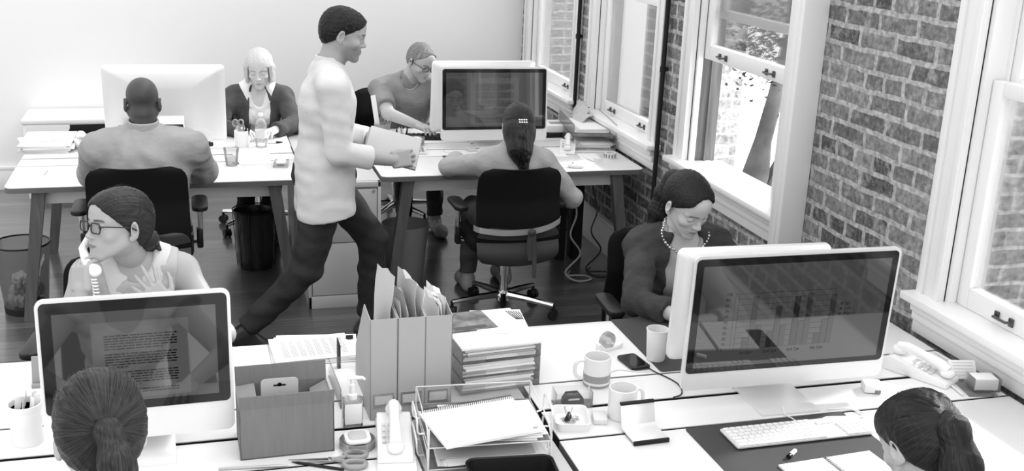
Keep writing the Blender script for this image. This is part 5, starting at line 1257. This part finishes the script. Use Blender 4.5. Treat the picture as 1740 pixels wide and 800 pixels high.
# ================================================================ THINGS ON THE BACK DESKS
for i in range(5): paper('stack of papers at the left end of the back desk', .27-.01*(i % 2), .36, (-.815+.008*(i % 3), 6.70-.01*i, D+.011*i), R(3*(i % 3)-4), 'paper stacks at the left end of the back desk', ['paper', 'paper2', 'paper', 'paper2', 'paper'][i], th=.0105, name='paper_stack')
t = T('envelope', 'white envelope with a window on top of the left paper stacks', 'envelope', (-.85, 6.62, D+.056), R(14)); sheet(MB(), .22, .13, .004).build('cover', 'paper', t); MB().bx(0, .02, .004, .07, .035, .0046).build('address_window', 'paper3', t)
pen('pen', 'pale pen lying alone at the left end of the back desk', 'pen', (-.765, 5.99, D+.005), (-.76, 6.12, D+.005), .005, 'lightgrey')
t = T('document_tray', 'black document tray behind the paper stacks on the back desk', 'tray', (-.60, 6.86, D)); MB().bx(-.12, -.10, 0, .12, .10, .004).bx(-.12, .096, .004, .12, .10, .07).bx(-.12, -.10, .004, -.116, .096, .05).bx(.116, -.10, .004, .12, .096, .05).build('tray', 'blackm', t)
telephone('white desk telephone beside the bald man on the back desk', (-.60, 6.58, D), R(25))
t = T('laptop', 'black laptop open in front of the bald man', 'laptop', (-.235, 6.22, D)); MB().bx(-.18, -.12, 0, .18, .12, .018, .004).build('base', 'black', t); MB().box((0, .145, .093), (.345, .010, .175), .004, rot=(R(-15), 0, 0)).build('lid', 'black', t); MB().box((0, .137, .093), (.32, .004, .15), .001, rot=(R(-15), 0, 0)).build('screen', 'screen', t)
t = T('pen_cup', 'white pen cup with scissors and pens before the blonde woman', 'cup', (.262, 6.57, D)); cup_solid(.042, .043, .098).build('cup_wall', 'ceramic', t)
t = T('scissors', 'scissors standing handles up in the white pen cup', 'scissors', (.25, 6.575, D+.006)); 
for s in (-1, 1): MB().tube([(-.006+s*.016+.014*math.cos(a), 0, .135+.020*math.sin(a)) for a in np.linspace(0, 2*PI, 17)[:-1]], .0055, 6, closed=True).build('finger_loop', 'greyplastic', t); MB().box((0, s*.0015, .06), (.012, .002, .11), .0004, rot=(0, R(4*s), 0)).build('blade', 'steel', t)
for i, (x, y, lx, ly, h, mt) in enumerate(((.275, 6.57, 8, 4, .14, 'black'), (.285, 6.56, 12, -5, .135, 'black'), (.27, 6.59, 3, 8, .13, 'steel'))): o = pen('marker_pen', ['black marker standing in the white pen cup, leftmost', 'black marker leaning right in the white pen cup', 'silver pen standing at the back of the white pen cup'][i], 'pen', (x, y, D+.006), (x+math.sin(R(lx))*h, y+math.sin(R(ly))*h*.3, D+.006+h), .006, mt, 'pens in the white pen cup')
t = T('water_bottle', 'clear plastic water bottle before the blonde woman', 'bottle', (.373, 6.545, D)); prof = [(0, 0), (.028, 0), (.034, .006)]
for i in range(9): prof += [(.035, .012+i*.012), (.0325, .018+i*.012)]
prof += [(.035, .125), (.034, .14), (.024, .165), (.0125, .176), (.0125, .190)]
MB().lathe(prof, n=24).build('bottle', 'plastic', t); MB().cyl((0, 0, .186), (0, 0, .203), .0145, n=18).build('cap', 'white_plastic', t); MB().lathe([(.0356, .06), (.0358, .06), (.0358, .105), (.0356, .105)]).build('label_band', 'lightgrey', t)
t = T('plastic_cup', 'clear plastic cup in the middle of the back left desk', 'cup', (.185, 6.10, D)); cup_solid(.030, .043, .10, .0015).build('cup_wall', 'plastic', t); MB().cyl((0, 0, .005), (0, 0, .05), .030, .036, 20).build('water', 'plastic', t)
t = T('card_case', 'clear case with a white card inside on the back left desk', 'case', (.452, 6.09, D), R(-8)); MB().bx(-.04, -.075, 0, .04, .075, .016, .003).build('case', 'acrylic', t); MB().prism(rrect(.05, .09, .01), .016, .022, 'z', bev=.002).build('card', 'paper', t)
t = T('marker_pen', 'white marker with a black cap right of the water bottle', 'marker', (.445, 6.64, D+.007), R(-4)); MB().cyl((-.03, 0, 0), (.02, 0, 0), .007, n=12).build('barrel', 'white_plastic', t); MB().cyl((.02, 0, 0), (.06, 0, 0), .0075, .004, 12).build('cap', 'black', t)
tag(MB().box((0, 0, .012), (.05, .08, .024), .004).build('stapler', 'black', None, (.06, 6.62, D), R(30)), 'small black stapler right of the bald man under the turned monitor', 'stapler')
for i, (x, y) in enumerate(((.05, 6.05), (.30, 6.28))): paper(['white sheet lying by the elbow of the bald man', 'white sheet lying before the water bottle'][i], .21, .28, (x+.08*(i == 0), y-.02, D+.0004), R(5-8*i), 'loose sheets on the back left desk', 'paper')
t = T('pen_cup', 'dark pen cup with a tall white ruler by the walking man', 'cup', (1.083, 6.50, D)); cup_solid(.045, .047, .14).build('cup_wall', 'greyplastic', t)
o = tag(MB().box((0, 0, .155), (.030, .003, .31), .0008).build('ruler', 'white_plastic', None, (1.075, 6.50, D+.006)), 'white ruler leaning in the dark pen cup', 'ruler'); o.rotation_euler = (0, R(-9), R(10))
for i in range(3): pen('pencil', 'pencil standing in the dark pen cup', 'pencil', (1.09+.008*i, 6.50, D+.006), (1.10+.02*i, 6.49, D+.18), .0035, 'steel', 'pencils in the dark pen cup')
t = T('pen_cup', 'clear square pen pot with scissors and pens on the back right desk', 'cup', (1.175, 6.375, D), R(10)); MB().bx(-.038, -.038, 0, .038, .038, .003).bx(-.038, -.038, .003, -.035, .038, .09).bx(.035, -.038, .003, .038, .038, .09).bx(-.035, -.038, .003, .035, -.035, .09).bx(-.035, .035, .003, .035, .038, .09).build('pot_wall', 'acrylic', t)
for i in range(5): pen('marker_pen', 'felt pen standing in the clear square pen pot', 'pen', (1.155+.010*i, 6.37+.005*(i % 2), D+.005), (1.15+.017*i, 6.37+.012*(i % 3), D+.14), .005, ['black', 'white_plastic', 'greyplastic', 'white_plastic', 'black'][i], 'pens in the clear pot')
t = T('calculator', 'pale calculator beside the clear pen pot', 'calculator', (1.265, 6.33, D), R(-8)); MB().prism(rrect(.11, .17, .01), 0, .014, 'z', bev=.003).build('case', 'lightgrey', t); MB().bx(-.042, .045, .0135, .042, .072, .015).build('display', 'greyplastic', t)
for i in range(4):
    for j in range(4): MB().box((-.034+.0225*i, -.062+.027*j, .016), (.016, .018, .006), .002).build('key', 'greyplastic', t)
t = T('clear_tub', 'clear tub of white clips behind the calculator', 'tub', (1.30, 6.52, D)); MB().lathe([(0, 0), (.045, 0), (.052, .045), (.05, .045), (.043, .004), (0, .004)]).build('tub', 'plastic', t); MB().sph((0, 0, .03), (.04, .04, .02), 14).build('contents', 'paper2', t)
paper('white sheet under the hand of the grey-haired man', .21, .29, (1.56, 6.82, D+.0004), R(12), None, 'paper')
t = T('keyboard', 'black keyboard of the grey-haired man behind the turned monitor', 'keyboard', (1.34, 6.70, D), R(175)); MB().prism(rrect(.40, .13, .01), 0, .016, 'z', bev=.003).build('case', 'black', t)
for r_ in range(4):
    for k in range(12): MB().box((-.17+.031*k, -.045+.03*r_, .018), (.024, .023, .006), .002).build('key', 'blackm', t)
for i, x in enumerate((1.46, 1.60, 1.70, 1.88, 1.97)): tag(MB().box((0, 0, .004), (.062, .062, .008), .001).build('sticky_notes', ['paper2', 'paper3', 'paper2', 'greyplastic', 'paper3'][i], None, (x, 6.30+.02*(i % 2), D), R(7*i)), ['pale note pad leftmost under the back right monitor', 'grey note pad second from left under the back right monitor', 'pale note pad third from left under the back right monitor', 'dark note pad behind the long-haired woman\'s head', 'grey note pad at the right foot of the back right monitor'][i], 'note pad', 'note pads under the back right monitor')
tag(MB().prism(rrect(.62, .42, .01), 0, .003, 'z').build('desk_mat', 'mat_', None, (1.70, 5.99, D)), 'charcoal desk mat under the long-haired woman\'s keyboard', 'mat')
t = T('keyboard', 'white keyboard on the mat of the long-haired woman', 'keyboard', (1.70, 6.09, D+.0032)); MB().prism(rrect(.43, .115, .008), .0, .010, 'z', bev=.0015).build('case', 'alu', t)
for r_ in range(5):
    for k in range(16): MB().box((-.2+.0265*k, -.042+.0205*r_, .0115), (.022, .017, .005), .001).build('key', 'white_plastic', t)
telephone('white desk telephone on the back right desk before the clear trays', (2.19, 6.26, D), R(-20))
t = T('router', 'white flat router box with a black base right of the back right monitor', 'router', (2.26, 6.73, D)); MB().box((0, 0, .055), (.17, .2, .05), .012).build('case', 'white_plastic', t); MB().box((0, 0, .018), (.18, .21, .03), .006).build('base', 'black', t); MB().box((0, -.02, .081), (.09, .06, .003), .001).build('panel', 'greyplastic', t)
acrylic_tray('clear acrylic two-tier trays of papers under the third window', (2.40, 6.52, D), R(-8), .27, .55, .075, 2, .085, lip=.02)
for k in range(2):
    for i in range(3): paper('papers lying in the clear trays by the wall', .22, .40-.05*k, (2.40+.006*i, 6.50+.02*k, D+.005+.085*k+.008*i), R(-8+3*i), 'papers in the trays by the wall', ['paper', 'paper2', 'paper'][i], th=.007)
for i in range(3): packet(2.36+.03*i, 6.62+.07*i, D+.115, .16, .10, 62-20*i, 'paper3', 'crumpled paper heaped on top of the trays by the wall', 'crumpled papers on the trays by the wall', 'paper', 'crumpled_paper', seed=20+i)
t = T('tape_roll', 'roll of patterned tape in front of the clear trays by the wall', 'tape', (2.385, 6.04, D)); MB().lathe([(.024, 0), (.036, 0), (.036, .035), (.024, .035), (.024, 0)], n=24).build('roll', 'lightgrey', t)
for i in range(12): a = i*PI/6; MB().box((.0362*math.cos(a), .0362*math.sin(a), .0175), (.001, .009, .022), rot=(0, 0, a)).build('pattern_mark', 'cabdark', t)
pen('pen', 'white pen lying before the clear trays by the wall', 'pen', (2.255, 5.96, D+.005), (2.23, 6.11, D+.005), .0055, 'white_plastic')
t = T('computer_mouse', 'white computer mouse at the front edge of the back right desk', 'mouse', (2.10, 5.835, D), R(70)); MB().sph((0, 0, .010), (.030, .050, .016), 20).build('shell', 'white_plastic', t); MB().sph((0, .02, .026), (.004, .006, .004), 8).build('wheel', 'greyplastic', t)
for i, (x, y, w, l) in enumerate(((2.05, 6.22, .20, .24), (2.27, 6.10, .12, .14))): paper(['white pad left of the telephone on the back right desk', 'white sheet right of the telephone on the back right desk'][i], w, l, (x, y, D+.0004), R(-6), 'loose pads on the back right desk', 'paper', th=.004 if i == 0 else .001)

# ================================================================ ON THE FLOOR, IN HANDS, OUTSIDE
t = T('waste_basket', 'round black wire waste basket with crumpled paper by the left desk leg', 'bin', (-.90, 5.97, 0))
MB().lathe([(.108, .012), (.140, .375), (.138, .375), (.106, .012)], n=40).build('mesh_wall', 'smoke', t); MB().lathe([(0, 0), (.109, 0), (.111, .035), (.108, .035), (.106, .006), (0, .006)], n=40).build('base', 'blackm', t); MB().tube([(.14*math.cos(a), .14*math.sin(a), .375) for a in np.linspace(0, 2*PI, 41)[:-1]], .005, 8, closed=True).build('rim', 'black', t)
for i in range(9):
    r_ = random.Random(i+40); a = r_.uniform(0, 6.28); q = .055*math.sqrt(r_.random()); o = MB(); tb = bmesh.new(); bmesh.ops.create_icosphere(tb, subdivisions=3, radius=.042)
    for v in tb.verts: v.co *= 1+.22*math.sin(v.co.x*140+i)*math.sin(v.co.y*120)+r_.uniform(-.08, .08)
    o._take(tb); tag(o.build('paper_ball', 'crumple', None, (-.90+q*math.cos(a), 5.97+q*math.sin(a), .055+.055*(i//3)), sharp=25), 'crumpled paper ball in the wire waste basket', 'paper ball', 'paper balls in the basket')
packet(-.86, 5.95, .14, .12, .16, 25, 'paper2', 'crumpled printed sheet on top in the wire waste basket', None, 'paper', 'crumpled_sheet', 31)
t = T('waste_bin', 'wire bin lined with a black bag under the back left desk', 'bin', (.32, 6.50, 0)); prof = [(0, .0), (.10, 0), (.112, .05), (.108, .12), (.118, .2), (.114, .28), (.128, .352), (.122, .352), (.10, .25), (.09, .03), (0, .02)]
MB().lathe(prof, n=26).build('bag', 'bag', t); MB().tube([(.13*math.cos(a), .13*math.sin(a), .36) for a in np.linspace(0, 2*PI, 33)[:-1]], .004, 6, closed=True).build('rim', 'black', t); m = MB()
for i in range(10): a = i*PI/5; m.tube([(.108*math.cos(a), .108*math.sin(a), .0), (.13*math.cos(a), .13*math.sin(a), .36)], .0022, 5)
m.build('wire_frame', 'black', t)
t = T('waste_bin', 'plain grey plastic waste bin under the back right desk', 'bin', (1.145, 6.03, 0)); MB().lathe([(0, 0), (.098, 0), (.102, .006), (.135, .37), (.138, .375), (.130, .375), (.098, .01), (0, .008)], n=36).build('bin_wall', 'binplastic', t)
pts = [(2.20, 6.08, .68), (2.16, 6.05, .55), (2.18, 6.0, .40), (2.13, 5.95, .28), (2.20, 5.95, .16), (2.10, 5.92, .06), (2.16, 5.88, .012), (2.26, 5.90, .012), (2.24, 5.97, .012), (2.14, 5.99, .012), (2.18, 6.06, .012)]
tag(MB().tube(crv(pts), .006, 8).build('power_cable', 'binplastic'), 'grey power cable hanging down under the back right desk', 'cable'); tag(MB().tube(crv([(x+.15, y+.05, z) for x, y, z in pts]), .005, 8).build('power_cable', 'black'), 'black power cable hanging down under the back right desk', 'cable')
# telephone handset held by the woman, with its coiled cord
t = T('telephone_handset', 'white telephone handset held to the ear of the woman in glasses', 'handset', (-.335, 3.555, .985))
e = P1.world((.100, -.002, -.022))-np.array(t.location); mo = np.array((-.334, 3.552, 1.016))-np.array(t.location); md = (e+mo)/2+np.array((-.042, -.006, .002))
MB().tube([tuple(e), tuple(e*.75+md*.25+np.array((-.01, 0, 0))), tuple(md), tuple(mo*.75+md*.25+np.array((-.008, -.008, 0))), tuple(mo)], [.016, .015, .013, .016, .017], 12).build('handle', 'white_plastic', t); MB().sph(tuple(mo+np.array((.004, .0, -.004))), (.024, .020, .022)).build('mouthpiece', 'white_plastic', t); MB().sph(tuple(e), (.02, .024, .024)).build('earpiece', 'white_plastic', t)
m = []; a0 = Vector(t.location)+Vector(mo)+Vector((-.0, -.01, -.02)); a1 = Vector((-.345, 3.50, D+.01))
for i in range(420): s_ = i/419; c = a0.lerp(a1, s_)+Vector((.012*math.sin(s_*5), -.01*math.sin(PI*s_), 0)); an = s_*2*PI*26; m.append(c+Vector((.009*math.cos(an), .009*math.sin(an), 0)))
tag(MB().tube(m, .0024, 5).build('coiled_cord', 'white_plastic'), 'white coiled cord hanging from the telephone handset', 'cord')
# papers carried by the walking man
t = T('document_folder', 'grey folder of papers carried by the walking man', 'folder', (.90, 5.10, 1.03))
c_ = MB().box((0, 0, 0), (.26, .012, .19), .002, rot=(R(-55), R(14), R(-12))); c_.build('cover', 'band', t); MB().box((.006, .004, .010), (.25, .006, .185), .001, rot=(R(-55), R(14), R(-12))).build('papers', 'paper3', t)
# tree outside the half open window
t = T('tree', 'bare pale tree trunk with a little foliage outside the half-open window', 'tree', (3.33, 6.0, -1))
MB().tube([(-.02, 0, 0), (.0, 0, .9), (-.02, 0, 1.45), (.02, .0, 1.62), (.05, .01, 1.82), (.11, .02, 2.1), (.16, .03, 2.4), (.2, .05, 3.0)], [.14, .12, .095, .085, .055, .05, .045, .03], 12).build('trunk', 'bark', t)
MB().tube([(.02, 0, 1.35), (.12, .0, 1.52), (.2, .02, 1.66), (.34, .05, 1.85)], [.07, .055, .05, .03], 10).build('branch', 'bark', t)
m = MB(); r_ = random.Random(5)
for i in range(800):
    c = Vector((r_.gauss(.04, .14), r_.gauss(.1, .1), r_.gauss(2.45, .15))); a, b = r_.uniform(0, 6.28), r_.uniform(-1, 1); u = Vector((math.cos(a), math.sin(a), b)).normalized()*.021; w_ = u.orthogonal().normalized()*.009
    k = Vector((0, 0, .002)); m.poly([c-u, c+w_, c+u, c-w_], [(0, 1, 2, 3)])
m.build('foliage', 'leaf', t)
